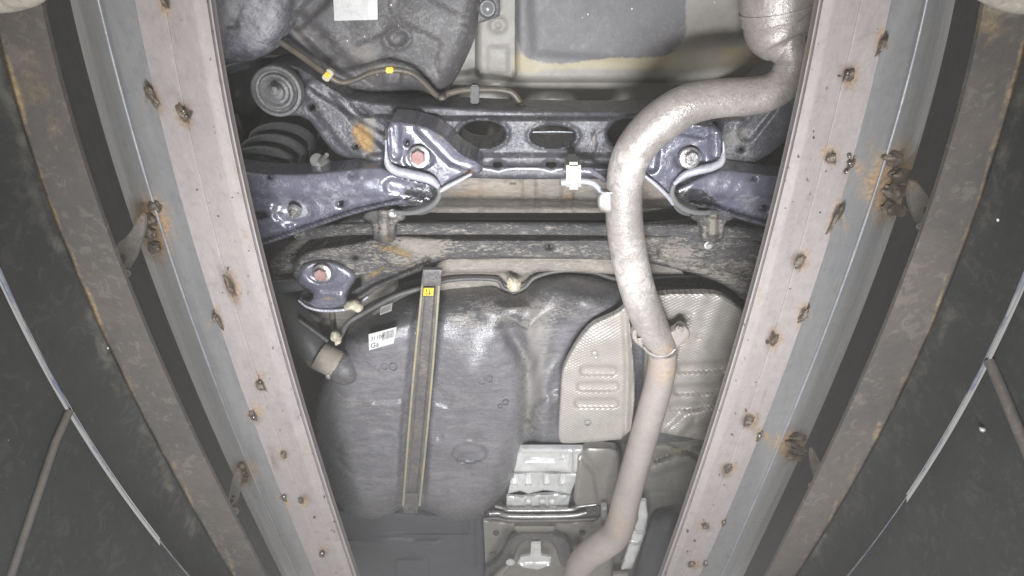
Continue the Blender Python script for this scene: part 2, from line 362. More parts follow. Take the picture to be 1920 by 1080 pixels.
M = dict(
    flange=mat('painted_steel', (.285, .255, .245), (.25, .225, .22), 5, .62, 0, .12, 200, .04, speck=.04, rust=(.22, .155, .105), stretch=(1, .35, 1), grit=.2, gs=(1,.4,1), tint=(.105, .075, .055)),
    galv=mat('galvanised_steel', (.265, .262, .26), (.20, .202, .205), 7, .30, .35, .12, 160, 0, rust=(.20, .135, .08), stretch=(1, .15, 1), grit=.12, gs=(1,.15,1)),
    brown=mat('oxidised_steel', (.082, .070, .060), (.058, .052, .047), 4, .72, .0, .2, 120, .05, dcol=(.17, .15, .125), rust=(.19, .135, .075), grit=.18, gscale=60),
    wall=mat('black_wall_panel', (.026, .026, .024), (.019, .019, .018), 5, .75, 0, .2, 90, .06, dcol=(.085, .08, .065), fleck=.008, rust=(.13, .11, .085), grit=.14, gscale=50),
    gap=mat('black_gap_shade', (.022, .021, .020), None, 6, .8, 0, .2, 90, .02, dcol=(.1, .095, .085)),  # shade put into the colour, for the rail gap and spring backdrop
    edge=mat('bare_metal_edge', (.075, .085, .12), (.17, .17, .165), 30, .6, 0, .2, 90, .1),
    cream=mat('cream_steel', (.27, .245, .20), None, 6, .6, 0, .15, 100, .1, grit=.4),
    galvhighlight=mat('ridge_highlight_steel', (.30, .305, .32), (.22, .225, .24), 12, .35, .1, .2, 150, .05, rust=(.2, .135, .08), grit=.3),  # brighter galvanised tone, a painted highlight for the channel bend
    cream2=mat('dull_bracket_steel', (.24, .225, .20), (.18, .17, .155), 12, .55, .2, .3, 120, .15, rust=(.22, .14, .08), grit=.3),
    weld=mat('weld_metal', (.085, .065, .05), (.15, .12, .09), 40, .45, .35, .7, 260, .1, rust=(.2, .1, .05)),
    weldbright=mat('bright_weld_metal', (.4, .4, .38), (.16, .14, .12), 60, .25, .9, .6, 260, grit=.2),
    zinc=mat('zinc_plate', (.42, .41, .38), (.33, .32, .30), 12, .45, .4, .15, 120, .1, grit=.3),
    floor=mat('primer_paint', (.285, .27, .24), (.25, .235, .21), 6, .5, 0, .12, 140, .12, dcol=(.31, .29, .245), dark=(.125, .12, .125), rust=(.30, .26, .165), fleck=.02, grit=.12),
    floord=mat('muddy_primer_paint', (.28, .25, .215), (.21, .19, .168), 9, .6, 0, .4, 120, .3, dcol=(.36, .31, .25), stretch=(.5, 3, 1), rust=(.30, .18, .09), grit=.5, gs=(.4,1.6,1)),
    shell=mat('dark_underbody', (.07, .065, .06), None, 6, .8, 0, .2, 90, .1, dcol=(.16, .15, .13)),
    black=mat('black_subframe_paint', (.07, .07, .083), (.095, .095, .108), 8, .34, 0, .45, 140, .24, dcol=(.24, .225, .205), dscale=26, rust=(.27, .17, .07), fleck=.03, spec=.8, grit=.45, gs=(1,1,1), dw=.6, gk_d=.8),
    arm=mat('black_paint_blue_sheen', (.11, .11, .15), (.16, .16, .205), 10, .2, .1, .4, 130, .08, dcol=(.40, .39, .41), dscale=30, rust=(.27, .17, .08), fleck=.04, spec=1.0, coat=.8, grit=.22),  # blue sheen of reflected light put into the black paint's colour
    rim=mat('pale_highlight_rim', (.60, .60, .62), (.40, .40, .48), 14, .28, .2, .35, 150, .1, spec=.9, grit=.5, dcol=(.4,.39,.42)),  # near-white colour stands in for highlights on glossy edges
    beam=mat('dirty_black_beam', (.060, .058, .060), (.105, .10, .097), 12, .5, 0, .9, 120, .24, dcol=(.27, .245, .21), dscale=20, stretch=(1, 2.2, 1), rust=(.27,.18,.075), grit=.75, gs=(.5,1.5,1), gscale=150, dw=.6, gk_d=.8),
    plastic=mat('black_plastic_cover', (.088, .084, .086), (.115, .11, .112), 7, .45, 0, .4, 150, .22, dcol=(.22, .205, .19), dscale=14, fleck=.06, grit=.35, gscale=90),
    gloss=mat('glossy_black_plastic', (.13, .13, .16), (.21, .21, .26), 13, .28, 0, .6, 110, .36, dcol=(.34, .33, .34), dscale=30, spec=.8, grit=.55),
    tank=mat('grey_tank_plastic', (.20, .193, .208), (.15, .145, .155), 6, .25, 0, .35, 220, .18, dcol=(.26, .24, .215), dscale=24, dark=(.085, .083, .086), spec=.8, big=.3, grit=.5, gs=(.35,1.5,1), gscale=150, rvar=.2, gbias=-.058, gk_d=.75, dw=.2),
    strapm=mat('strap_steel', (.115, .11, .11), (.15, .14, .135), 16, .4, .2, .4, 120, .10, dcol=(.20, .18, .155), grit=.45),
    strape=mat('strap_edge', (.36, .32, .20), (.28, .26, .21), 16, .5, .1, .3, 120, .1),
    pipe=mat('exhaust_steel', (.45, .41, .38), (.36, .325, .30), 6, .34, .25, .4, 210, .16, dcol=(.50, .47, .44), dscale=42, rust=(.30, .19, .11), rvar=.35, spec=.8, fleck=.0, grit=.32, gscale=150, gbias=-.075, gk_d=.7),
    pipe2=mat('dull_exhaust_steel', (.42, .365, .335), (.37, .325, .30), 6, .6, .15, .2, 160, .05, rust=(.36, .255, .17), spec=.5, grit=.12),
    shield=mat('embossed_aluminium', (.43, .40, .36), (.37, .345, .315), 6, .42, .25, .15, 160, .0, emboss=(.0068, .34), rust=(.36, .31, .24), grit=.15),
    silver=mat('bright_aluminium', (.93, .93, .92), (.78, .78, .77), 14, .22, .45, .2, 60, .0),
    dsilver=mat('dusty_aluminium', (.36, .335, .31), (.30, .285, .265), 6, .45, .4, .15, 120, .1, grit=.15),
    rubber=mat('rubber', (.075, .074, .072), (.10, .098, .094), 12, .5, 0, .3, 120, .2, dcol=(.15, .14, .125), grit=.2),
    line=mat('brake_line', (.10, .088, .075), (.16, .135, .105), 30, .45, .2, .3, 160, .1),
    yellow=mat('yellow_clip', (.85, .56, .02), (.75, .5, .05), 20, .4, 0, .1, grit=.4),
    whitep=mat('white_label', (.62, .62, .60), (.56, .56, .54), 12, .4, 0, .05, 80, 0, grit=.25),
    creamp=mat('cream_plastic', (.52, .48, .36), (.44, .40, .30), 20, .5, 0, .3, 120, .15),
    ink=mat('label_ink', (.03, .03, .03), None, 5, .6, 0, 0),
    red=mat('red_paint_mark', (.34, .16, .15), (.30, .20, .19), 30, .5, 0, .3, grit=.6),
    steel=mat('steel_bolt', (.50, .49, .48), (.36, .35, .34), 20, .3, .7, .3, 140, .1, grit=.4),
    cover=mat('blue_grey_plastic', (.095, .095, .11), (.08, .08, .093), 4, .55, 0, .12, 200, .03),
    bushing=mat('bushing_rubber', (.10, .10, .102), (.13, .13, .13), 14, .4, 0, .4, 120, .2, dcol=(.2, .19, .17), grit=.4),
    spring=mat('coated_spring_steel', (.07, .07, .074), (.10, .10, .102), 10, .24, .1, .2, 120, .12, dcol=(.2, .19, .17), spec=.8, grit=.2),
)

# ================================================================== THE LIFT RAMP AND THE PIT WALLS
e = {}
e['L0'] = [(397,0),(417,123),(433,213),(448,290),(468,388),(491,470),(510,552),(532,640),(576,779),(623,941),(671,1080)]
e['L1'] = [(362,0),(387,143),(430,360),(467,500),(487,600),(545,779),(597,941),(648,1080)]
e['L2'] = [(308,0),(343,183),(360,270),(382,360),(393,400),(423,510),(450,600),(485,710),(530,845),(565,935),(605,1035),(622,1080)]
e['L3'] = [(252,0),(283,150),(300,213),(333,352),(360,447),(400,583),(425,640),(480,800),(530,935),(590,1078)]
e['L4'] = [(185,0),(207,97),(240,220),(280,355),(290,387),(320,473),(360,600),(380,660),(425,775),(470,880),(515,980),(557,1080)]
e['L6'] = [(78,0),(110,133),(140,245),(177,358),(213,460),(265,595),(320,715),(415,920),(500,1080)]
e['L7'] = [(-18,0),(0,77),(33,207),(82,358),(130,473),(178,600),(210,670),(300,840),(370,970),(433,1080)]
e['L8'] = [(-200,0),(-60,360),(0,517),(43,600),(60,640),(120,755),(215,905),(260,945),(350,1080)]
e['R0'] = [(1533,0),(1510,135),(1487,220),(1462,350),(1430,467),(1405,550),(1380,655),(1333,800),(1281,962),(1237,1080)]
e['R1'] = [(1565,0),(1535,135),(1510,260),(1487,360),(1460,467),(1435,560),(1408,655),(1360,800),(1305,962),(1260,1080)]
e['R2'] = [(1614,0),(1576,173),(1554,277),(1520,373),(1497,473),(1470,560),(1450,625),(1405,775),(1365,875),(1320,985),(1288,1060)]
e['R3'] = [(1672,0),(1645,120),(1614,238),(1591,328),(1557,440),(1531,525),(1485,660),(1430,800),(1355,980),(1312,1080)]
e['R4'] = [(1737,0),(1708,132),(1676,246),(1650,335),(1627,393),(1583,525),(1530,665),(1470,815),(1415,940),(1352,1080)]
e['R6'] = [(1844,0),(1822,120),(1790,230),(1755,350),(1713,473),(1685,545),(1625,690),(1560,830),(1490,975),(1435,1080)]
e['R7'] = [(1942,0),(1920,88),(1887,238),(1857,330),(1817,427),(1780,525),(1730,655),(1675,780),(1605,900),(1550,985),(1495,1080)]
e['R8'] = [(2120,0),(1980,360),(1915,540),(1860,660),(1810,745),(1770,815),(1720,900),(1670,975),(1590,1080)]
cv = {k: curve_px(v) for k, v in e.items()}
ZR = .80
welds = {
 'L': [(312,4,10,18),(345,212,14,24),(433,536,11,26),(488,721,10,14),(532,851,8,9),(565,937,8,8),(604,1037,8,7),(285,180,12,30),(409,600,9,20),(475,778,9,12),(533,933,6,8)],
 'R': [(1591,140,14,20),(1556,296,14,14),(1498,489,12,20),(1450,636,11,15),(1403,788,12,14),(1365,878,11,11),(1322,985,10,7),(1296,1057,9,7),(1652,84,9,26),(1594,308,6,16),(1566,410,9,36),(1505,590,10,20),(1424,817,6,10),(1357,980,5,5),(1322,1057,5,4)]}
joints = {'L': [(284,425,22,62), (456,888,16,24)], 'R': [(1682,345,40,75), (1492,838,28,30)]}
for sd, sg in (('L', 1), ('R', -1)):
    c0, c1, c2, c3, c4, c6, c7, c8 = [cv[sd + k] for k in '01234678']
    side = 'left' if sd == 'L' else 'right'
    lean = 18 if sd == 'L' else -16
    ramp = thing('ramp_rail', ('pale welded ramp rail with galvanised channel, passing the coil spring and filler hose' if sd == 'L'
                 else 'pale welded ramp rail with galvanised channel, passing the muffler and embossed heat shield'), 'ramp rail', 'ramp rails under the car', tuple(G(c2(540), 540, ZR)))
    inv = ramp.location.copy()
    P = []
    for k, (x, y, rx, ry) in enumerate(welds[sd]):
        P += [('rust', x + rng.uniform(-4, 8), y + rng.uniform(-8, 10), rx * 1.6, ry * 1.5, -lean, .62), ('burn', x, y, rx * 1.0, ry * 1.05, -lean, .9)]
    for x, y, rx, ry in welds[sd]: P += [('tint', x + rng.uniform(-2, 3), y + rng.uniform(-3, 5), rx * rng.uniform(1.2, 1.7), ry * rng.uniform(1.1, 1.6), -lean, rng.uniform(.38, .6))]
    for k in range(22):
        y = rng.uniform(-20, 1090); t = rng.uniform(.02, .95); x = c0(y) * (1 - t) + c3(y) * t
        P += [('tint', x, y, rng.uniform(4, 16), rng.uniform(20, 80), -lean, rng.uniform(.10, .24))]
    for k in range(60):
        y = rng.uniform(-20, 1090); t = rng.uniform(.02, .6); x = c0(y) * (1 - t) + c3(y) * t
        P += [('burn', x, y, rng.uniform(1.5, 4), rng.uniform(1.5, 6), lean, rng.uniform(.5, .9))]
    for k in range(26):
        y = rng.uniform(-20, 1090); t = rng.uniform(.02, .9); x = c0(y) * (1 - t) + c3(y) * t
        P += [('burn', x, y, rng.uniform(1.2, 2.4), rng.uniform(10, 26), -lean + rng.uniform(-30, 30), rng.uniform(.35, .6))]
    for k in range(14):
        y = rng.uniform(0, 1080); t = rng.uniform(0, .3); x = c0(y) * (1 - t) + c3(y) * t
        P += [('rust', x, y, rng.uniform(4, 7), rng.uniform(15, 40), -lean, rng.uniform(.12, .28))]
    f = strip('flange', ramp, [(c0, 0, ZR + .012), (c0, -2 * sg, ZR + .001), (c0, -5 * sg, ZR), (c0, -8 * sg, ZR + .004), (c0, -10 * sg, ZR), (c1, 0, ZR - .004), (c2, 3 * sg, ZR), (c2, 1 * sg, ZR), (c2, 0, ZR + .0015), (c2, -1 * sg, ZR + .0012), (c2, -3 * sg, ZR + .001), (c3, 0, ZR + .002)],
              M['flange'], paint=P, step=4, edge_up=(.010, .006), wobble=(.0013, 110))
    P = []
    for x, y, rx, ry in joints[sd]:
        P += [('rust', x, y, rx * 1.7, ry * 1.0, -lean, .95), ('burn', x - 22 * sg, y + 4, rx * .9, ry * .7, -lean, .55)]
    for x, y, rx, ry in welds[sd]:
        if abs(x - c3(y)) < 22: P += [('burn', x - 8 * sg, y, rx, ry, lean, .55), ('rust', x - 12 * sg, y, rx, ry * 1.2, lean, .35)]
    mid = lambda y, a=c4, b=c6, t=.34: a(y) * (1 - t) + b(y) * t
    mid0 = lambda y, a=c4, b=c6, t=.2: a(y) * (1 - t) + b(y) * t
    midb = lambda y, a=c4, b=c6, t=.5: a(y) * (1 - t) + b(y) * t
    mid2 = lambda y, a=c4, b=c6, t=.66: a(y) * (1 - t) + b(y) * t
    mid3 = lambda y, a=c4, b=c6, t=.9: a(y) * (1 - t) + b(y) * t
    strip('channel', ramp, [(c3, 3 * sg, ZR + .014), (c3, -1 * sg, ZR + .012), (c4, 8 * sg, ZR + .0135), (c4, 3 * sg, ZR + .011), (c4, 0, ZR + .0085), (c4, -3 * sg, ZR + .0095), (c4, -7 * sg, ZR + .014), (mid0, 0, ZR + .019), (mid, 0, ZR + .036), (midb, 0, ZR + .09)], M['galv'], paint=P, step=5, wobble=(.0008, 160))
    strip('gap_shade', ramp, [(midb, 0, ZR + .091), (mid2, 0, ZR + .16), (mid3, 0, ZR + .3), (c6, -25 * sg, ZR + .45)], M['gap'], step=8)  # added dark strip, standing in for shade between channel and beam
    for k, (x, y, rx, ry) in enumerate(welds[sd]):
        blob('weld_bead', ramp, x, y, ZR + .003, rx * .62, ry * .72, .007, M['weld'], lean, .55, k + (20 if sd == 'R' else 0))
    for k, (x, y) in enumerate([(350,218),(345,207),(1588,137),(1592,292),(1592,305),(1586,322),(604,1038),(476,782),(1357,981),(1322,1057),(1424,817),(533,932),(488,717)]):
        if (x < 960) == (sd == 'L'): blob('spatter_bead', ramp, x, y, ZR - .003, 3.2, 4, .004, M['weldbright'], 0, .4, k, 2)
    for j, (x, y, rx, ry) in enumerate(joints[sd]):
        for q in range(4):
            blob('joint_weld', ramp, x + rng.uniform(-.35, .35) * rx, y + (q - 1.5) * ry * .42, ZR + .012, rx * .55, ry * .16, .008, M['weld'], lean, .5, q + 9 * j, 3)
    br = {'L': [[(262,398),(243,440),(214,462),(222,510),(236,516),(262,470),(275,410)], [(440,880),(432,915),(424,955),(440,958),(450,925),(452,885)]],
          'R': [[(1712,330),(1745,375),(1748,390),(1728,425),(1716,415),(1700,370)], [(1525,842),(1540,870),(1538,890),(1528,905),(1520,870),(1518,845)]]}[sd]
    sl = {'L': [((228,488),9,13), ((436,935),3,11)], 'R': [((1735,395),4,7), ((1536,880),2,5)]}[sd]
    bo = {'L': [(238,512,7), (440,958,8)], 'R': [(1724,424,6), (1521,910,6)]}[sd]
    for k in range(2):
        b_ = relief('bracket', ramp, br[k], ZR - .03, M['cream2'], step=2.5, r=3, h=.002, holes=[ell(sl[k][0][0], sl[k][0][1], sl[k][1] * .8, sl[k][2], 14, lean)], skirt=.006, sm=1,
                    paint=[('rust', br[k][0][0], br[k][0][1], 20, 30, 0, .5)])
        bolt('bolt', b_, bo[k][0], bo[k][1], ZR - .036, bo[k][2], M['zinc'], tilt=(-.2 * sg, -.2, -1))
    ys = np.arange(-80, 1165, 20); W = Gv(c4(ys), ys, ZR + .0095)
    V, Fc = sweep([Vector(p) for p in W], [.0019] * len(ys), 10); me = bpy.data.meshes.new('ridge'); me.from_pydata(V, [], Fc); finish(me, 'ridge', M['galvhighlight'], ramp)  # added pale bead drawn as the highlight along the fold
    # pit side
    pw = thing('pit_wall', ('dark pit side wall below brown steel beam, with a round screw in its black panel' if sd == 'L' else 'dark pit side wall below brown steel beam, with chipped white edge on its black panel'),
               'wall', 'pit side walls', tuple(G(c7(540), 540, .62)))
    pts = np.linspace(20, 1060, 30)
    P = [('rust', float(c7(y)) + 8 * sg * rng.uniform(-.5, 1.5), y, rng.uniform(3, 6), rng.uniform(24, 60), 90 - 66 * sg if False else lean * -1, rng.uniform(.15, .42)) for y in pts]
    if sd == 'R': P += [('rust', 1860, 40, 50, 60, 0, .35), ('dust', 1885, 10, 60, 30, 0, .6)]
    else: P += [('rust', 60, 150, 40, 60, 0, .3), ('rust', 110, 240, 30, 40, 0, .25)]
    strip('steel_beam', pw, [(c6, 0, .622), (c6, -2 * sg, .62), (c7, 3 * sg, .62), (c7, 0, .617), (c7, -2 * sg, .612)], M['brown'], paint=P, step=6, edge_up=(.004, 0), wobble=(.0015, 150))
    P = [('dust', float(c7(y)) - 30 * sg * rng.uniform(.0, 1.), y, rng.uniform(14, 26), rng.uniform(20, 60), -lean, rng.uniform(.03, .15)) for y in np.linspace(0, 1080, 70)] + [('dust', rng.uniform(0, 400) if sd == 'L' else rng.uniform(1520, 1920), rng.uniform(0, 1080), rng.uniform(10, 50), rng.uniform(6, 40), rng.uniform(0, 180), rng.uniform(.05, .16)) for k in range(40)]
    strip('wall_face', pw, [(c7, -1 * sg, .611), (c8, 4 * sg, .53)], M['wall'], paint=P, step=8, wobble=(.0008, 200))
    # bare metal edge trim and lower panel, standing on the same vertical plane
    ys = np.arange(-60, 1170, 30); W = Gv(c8(ys), ys, .53)
    V, Fc = sweep([Vector(p) for p in W], [(.0019 + .0007 * math.sin(y / 37) if y < 750 else .0012 if y < 910 else .0006) for y in ys], 8)
    me = bpy.data.meshes.new('edge_trim'); me.from_pydata(V, [], Fc); finish(me, 'edge_trim', M['edge'], pw)
    xo = .006 * sg
    lows = [.53, .40, .20, -.05, -.3]; Vv = []; n = len(ys)
    for zz in lows:
        for p in W: Vv.append((p[0] - xo, p[1], zz))
    Fc = [(i * n + k, i * n + k + 1, (i + 1) * n + k + 1, (i + 1) * n + k) for i in range(len(lows) - 1) for k in range(n - 1)]
    me = bpy.data.meshes.new('wall_panel'); me.from_pydata(Vv, [], Fc)
    if sd == 'L': me.flip_normals()
    finish(me, 'wall_panel', M['wall'], pw)
    xw = float(np.mean(W[20:36, 0])) - xo
    if sd == 'L': path = [(127, 770), (100, 830), (70, 920), (40, 1010), (10, 1100)]; rr = .0045
    else: path = [(1860, 676), (1885, 735), (1912, 800), (1950, 890)]; rr = .006
    pp = [on_side(x, y, xw) + Vector((sg * rr * .5, 0, 0)) for x, y in path]
    V, Fc = sweep(pp, [rr] * len(pp), 10); me = bpy.data.meshes.new('conduit'); me.from_pydata(V, [], Fc); finish(me, 'conduit', M['brown'], pw, label=None) if False else finish(me, 'conduit', M['brown'], pw)
    if sd == 'L':
        p = on_side(237, 920, xw)
        V, Fc = sweep([p, p + Vector((.004, 0, 0)), p + Vector((.006, 0, 0))], [.0055, .0055, .0035], 16); me = bpy.data.meshes.new('screw'); me.from_pydata(V, [], Fc); finish(me, 'screw', M['zinc'], pw, angle=25)
    else:
        for k, (x, y) in enumerate([(1842, 805)]):
            p = on_side(x, y, xw); bm = bmesh.new(); bmesh.ops.create_icosphere(bm, subdivisions=2, radius=.003)
            for v in bm.verts: v.co = v.co * (1 + .5 * mnoise.noise(v.co * 500 + Vector((k, 0, 0)))) + p
            me = bpy.data.meshes.new('paint_drip'); bm.to_mesh(me); bm.free(); finish(me, 'paint_drip', M['zinc'], pw)
# cross member seen in both upper corners
for sd, pts in (('L', [(-60, -6, .50, 26), (0, -2, .50, 24), (50, -8, .50, 20), (82, -22, .50, 16)]), ('R', [(1835, -22, .50, 16), (1872, -8, .50, 20), (1920, 0, .50, 24), (1990, -4, .50, 26)])):
    t = thing('cross_tube', 'cream painted tube crossing the %s, above the ' % ('upper left corner' if sd == 'L' else 'upper right corner') + 'brown steel beam', 'tube', 'cream cross tubes', tuple(G(pts[1][0], pts[1][1], .5)))
    tube('tube_body', t, pts, M['cream'])

# ================================================================== THE CAR
car = thing('car', 'underside of a car above the pit, with exhaust, fuel tank and rear suspension', 'car', None, (0, .9, 1.2))
# ---- body floor
relief('underbody_shell', car, [(300, -140), (1700, -140), (1700, 1230), (300, 1230)], 1.46, M['shell'], step=24, r=10, h=0, sm=0, skirt=0)
fp = relief('rear_floor', car, [(655, -120), (1640, -120), (1640, 300), (1520, 412), (655, 412)], 1.24, M['floor'], step=5, r=6, h=.004, sm=0, skirt=.05,
    bumps=[('seg', [(931, -120), (931, 128)], 37, -.022, 7), ('seg', [(660, 150), (1600, 150)], 3, -.004, 5),
           ('poly', [(600, 150), (1640, 150), (1640, 420), (600, 420)], .014, 6), ('poly', [(915, 88), (952, 88), (952, 138), (915, 138)], .003, 3),
           ('poly', [(985, -120), (1385, -120), (1400, 90), (1290, 118), (1000, 100)], .005, 26),
           ('seg', [(1395, -120), (1400, 70)], 10, .012, 8), ('ell', 934, 47, 16, 14, -.004, 5), ('ell', 1036, 188, 10, 7, .006, 3), ('ell', 770, 186, 10, 7, .006, 3),
           ('seg', [(960, 330), (960, 400)], 2, -.006, 3), ('seg', [(1000, 330), (1000, 400)], 2, -.006, 3), ('seg', [(1052, 330), (1052, 400)], 2, -.006, 3),
           ('ring', 958, 338, 10, 6, 2, -.008), ('poly', [(930, 150), (1180, 150), (1180, 205), (930, 205)], 0, 3)],
    holes=[ell(934, 47, 5, 4, 12)],
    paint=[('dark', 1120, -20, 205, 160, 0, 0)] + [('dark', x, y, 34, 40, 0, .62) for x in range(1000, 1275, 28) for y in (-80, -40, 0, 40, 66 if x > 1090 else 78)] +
          [('tint', x, 112 - (x > 1330) * 8, 44, 17, 0, .5) for x in range(1000, 1440, 36)] + [('tint', 990, 125, 26, 20, 0, .5)] + [('dust', 1320, 80, 90, 70, 0, .25), ('dust', 1300, 120, 150, 30, 0, .2)] +
          [('dust', x, y, 60, 22, 0, .45) for x in range(840, 1160, 50) for y in (350, 380)] + [('rust', 860, 365, 40, 8, 0, .5), ('rust', 1210, 365, 50, 14, 0, .4)])
relief('body_rail', car, [(880, -60), (935, -60), (937, 30), (905, 42), (882, 46)], 1.17, M['plastic'], step=4, r=3, h=.002, sm=0, skirt=.05)
lathe('grommet', car, 914, 17, 1.168, [(17, -3), (17, 2), (15.5, 4), (14, 2), (13, -2), (8, -1), (4, 1)], M['galv'], 30)
relief('floor_brace', fp, [(640, 318), (1330, 318), (1330, 399), (640, 399)], 1.205, M['floord'], step=4, r=5, h=.004, sm=0, skirt=.03, wobble=(.0015, 60),
    bumps=[('seg', [(x, 330), (x + 2, 400)], wd, hh, 3) for x, wd, hh in ((980, 2, -.005), (1004, 2, -.005), (1052, 2, -.005), (1075, 3, .005), (900, 3, .004))] + [('ring', 962, 340, 11, 6, 2, -.008), ('seg', [(820, 392), (1300, 392)], 4, .006, 5)],
    paint=[('rust', 880, 362, 60, 6, 0, .35), ('rust', 1060, 370, 26, 14, 0, .3), ('dust', 940, 355, 80, 20, 0, .3), ('dust', 1230, 350, 60, 20, 20, .3)])
# ---- spare wheel well side cover and canister
cv_ = relief('wheel_well_cover', car, [(525, -120), (905, -120), (900, 20), (892, 70), (872, 115), (855, 148), (838, 172), (826, 188), (806, 178), (785, 168), (740, 172), (700, 174), (668, 172), (640, 168), (600, 145), (560, 118), (535, 80), (525, 30)],
    1.12, M['plastic'], step=4, r=34, h=.055, skirt=.04, wobble=(.003, 90),
    bumps=[('ell', 744, 72, 15, 12, .005, 5), ('ring', 744, 72, 24, 19, 4, -.005), ('seg', [(560, 40), (640, 120), (700, 150)], 16, .02, 18), ('seg', [(730, 60), (668, 90)], 2, -.004, 4), ('poly', [(714, 128), (752, 128), (752, 168), (714, 168)], .012, 6),
           ('seg', [(640, -60), (600, 0), (560, 40)], 14, .012, 14), ('seg', [(760, 10), (860, 60), (850, 120)], 30, .006, 16), ('dome', 800, 40, 60, 60, -.008)],
    paint=[('dust', 700, 110, 60, 30, 20, .3), ('dust', 830, 100, 30, 50, 0, .22), ('dust', 560, 60, 25, 40, -30, .3), ('rust', 855, 60, 12, 12, 0, 0)])
relief('paper_label', cv_, [(622, -60), (707, -60), (708, 37), (627, 39)], 1.108, M['whitep'], step=6, r=2, h=.0003, sm=0, skirt=.001, label='blank white paper label on the black cover',
       bumps=[('dome', 690, 10, 8, 12, -.0015)])
blob('plastic_push_pin', cv_, 860, 27, 1.125, 5, 4, .004, M['whitep'], 0, .1, 1, 2)
relief('glossy_air_box', car, [(395, -120), (540, -120), (548, 0), (546, 40), (528, 80), (500, 106), (470, 117), (435, 118), (405, 122), (395, 60)], 1.04, M['gloss'], step=4, r=42, h=.07, skirt=.08, wobble=(.004, 60),
    bumps=[('ell', 432, 45, 10, 9, .012, 4), ('seg', [(410, 55), (450, 60), (455, 20)], 4, -.006, 6), ('dome', 500, 40, 30, 50, -.012)], paint=[('dust', 500, 30, 30, 60, 20, .25), ('dust', 430, 20, 25, 30, 0, .3)], label='scuffed shiny blue black moulding beside the ramp rail')
# ---- brake line
bl = tube('brake_line', car, [(525, 78, 1.09, 6), (565, 105, 1.08, 6), (612, 139, 1.07, 6), (638, 154, 1.07, 5), (665, 150, 1.07, 5), (695, 137, 1.07, 5), (730, 131, 1.07, 5.5), (768, 136, 1.08, 5.5), (795, 155, 1.09, 6), (815, 176, 1.1, 5.5), (829, 183, 1.11, 5),
     (845, 174, 1.12, 6), (880, 168, 1.13, 6), (930, 168, 1.14, 6), (958, 173, 1.14, 6), (972, 188, 1.14, 6), (980, 202, 1.14, 5)], M['line'], n=6, sides=12)
box_px('clip', bl, 614, 142, 1.058, 15, 22, .016, M['creamp'], 35)
box_px('clip', bl, 613, 141, 1.054, 10, 9, .006, M['yellow'], 35, label='yellow clip')
box_px('clip', bl, 730, 132, 1.058, 14, 11, .014, M['yellow'], 0, label='yellow clip')
box_px('clip', bl, 890, 178, 1.12, 16, 36, .02, M['rubber'], 0, label='black strap clip')
blob('line_joint', bl, 828, 183, 1.10, 8, 6, .008, M['line'], 0, .3, 3, 2); blob('line_joint', bl, 978, 200, 1.13, 9, 6, .008, M['line'], 0, .3, 4, 2)
tube('fuel_vent_hose', car, [(545, 108, 1.16, 7), (600, 135, 1.15, 7), (640, 175, 1.15, 8), (668, 195, 1.16, 8)], M['rubber'])
# ---- rear subframe
sub = relief('rear_subframe', car, [(500, 116), (545, 116), (590, 143), (635, 172), (668, 187), (760, 195), (900, 203), (1010, 207), (1190, 208), (1330, 200), (1400, 178), (1470, 120), (1540, 100), (1540, 200), (1480, 258), (1430, 300), (1365, 322), (1240, 334), (1140, 336), (890, 336), (800, 324), (721, 314), (660, 304), (622, 284), (598, 250), (574, 218), (520, 216), (480, 190), (478, 140)],
    1.07, M['black'], step=3, r=9, h=.012, skirt=.07, sm=1, wobble=(.0015, 60),
    holes=[ell(904, 251, 43, 25, 36), ell(1037, 255, 41, 20, 36), ell(1180, 250, 40, 27, 30), ell(933, 309, 12, 5, 16), ell(1033, 309, 13, 5, 16), ell(585, 201, 6, 5, 12), ell(668, 275, 6, 4, 12), ell(1390, 281, 5, 4, 12)],
    bumps=[('ring', 904, 251, 47, 29, 3, -.007), ('ring', 1037, 255, 45, 24, 3, -.005), ('poly', [(700, 312), (1300, 312), (1300, 345), (700, 345)], .022, 5), ('seg', [(700, 300), (1260, 302)], 10, -.012, 14),
           ('poly', [(640, 175), (1400, 190), (1400, 222), (900, 222), (760, 222), (680, 216)], .02, 12), ('seg', [(560, 140), (650, 200), (720, 240)], 10, .012, 10), ('seg', [(590, 170), (650, 250), (700, 290)], 22, -.012, 14),
           ('seg', [(1110, 245), (1116, 270), (1112, 282)], 2.5, -.003, 2), ('seg', [(1100, 210), (1100, 220)], 2, -.003, 2), ('seg', [(1340, 200), (1320, 300)], 16, -.018, 14), ('seg', [(1400, 250), (1440, 200)], 14, .012, 12)],
    paint=[('rust', 685, 262, 16, 26, -30, 1.0), ('rust', 672, 245, 10, 10, 0, .7), ('dust', 695, 240, 10, 24, 0, .5), ('dust', 672, 240, 26, 40, -30, .25), ('rust', 830, 245, 30, 10, 20, .35), ('dust', 1113, 265, 4, 16, 10, .7), ('dust', 1370, 265, 34, 22, 0, .35), ('dust', 1380, 215, 25, 20, 0, .25), ('rust', 1365, 222, 20, 5, 0, .5),
           ('dust', 600, 180, 40, 20, 35, .15), ('dust', 1010, 290, 120, 8, 0, .1), ('rust', 555, 165, 10, 20, 0, .45)])
tube('flange_lip', sub, [(890, 316, 1.062, 2.4), (915, 318, 1.062, 2.4), (935, 322, 1.062, 2.2), (955, 317, 1.062, 2.2), (1010, 317, 1.062, 2.4), (1034, 322, 1.062, 2.2), (1056, 317, 1.062, 2.4), (1140, 318, 1.062, 2.2)], M['rim'], n=5, sides=8)
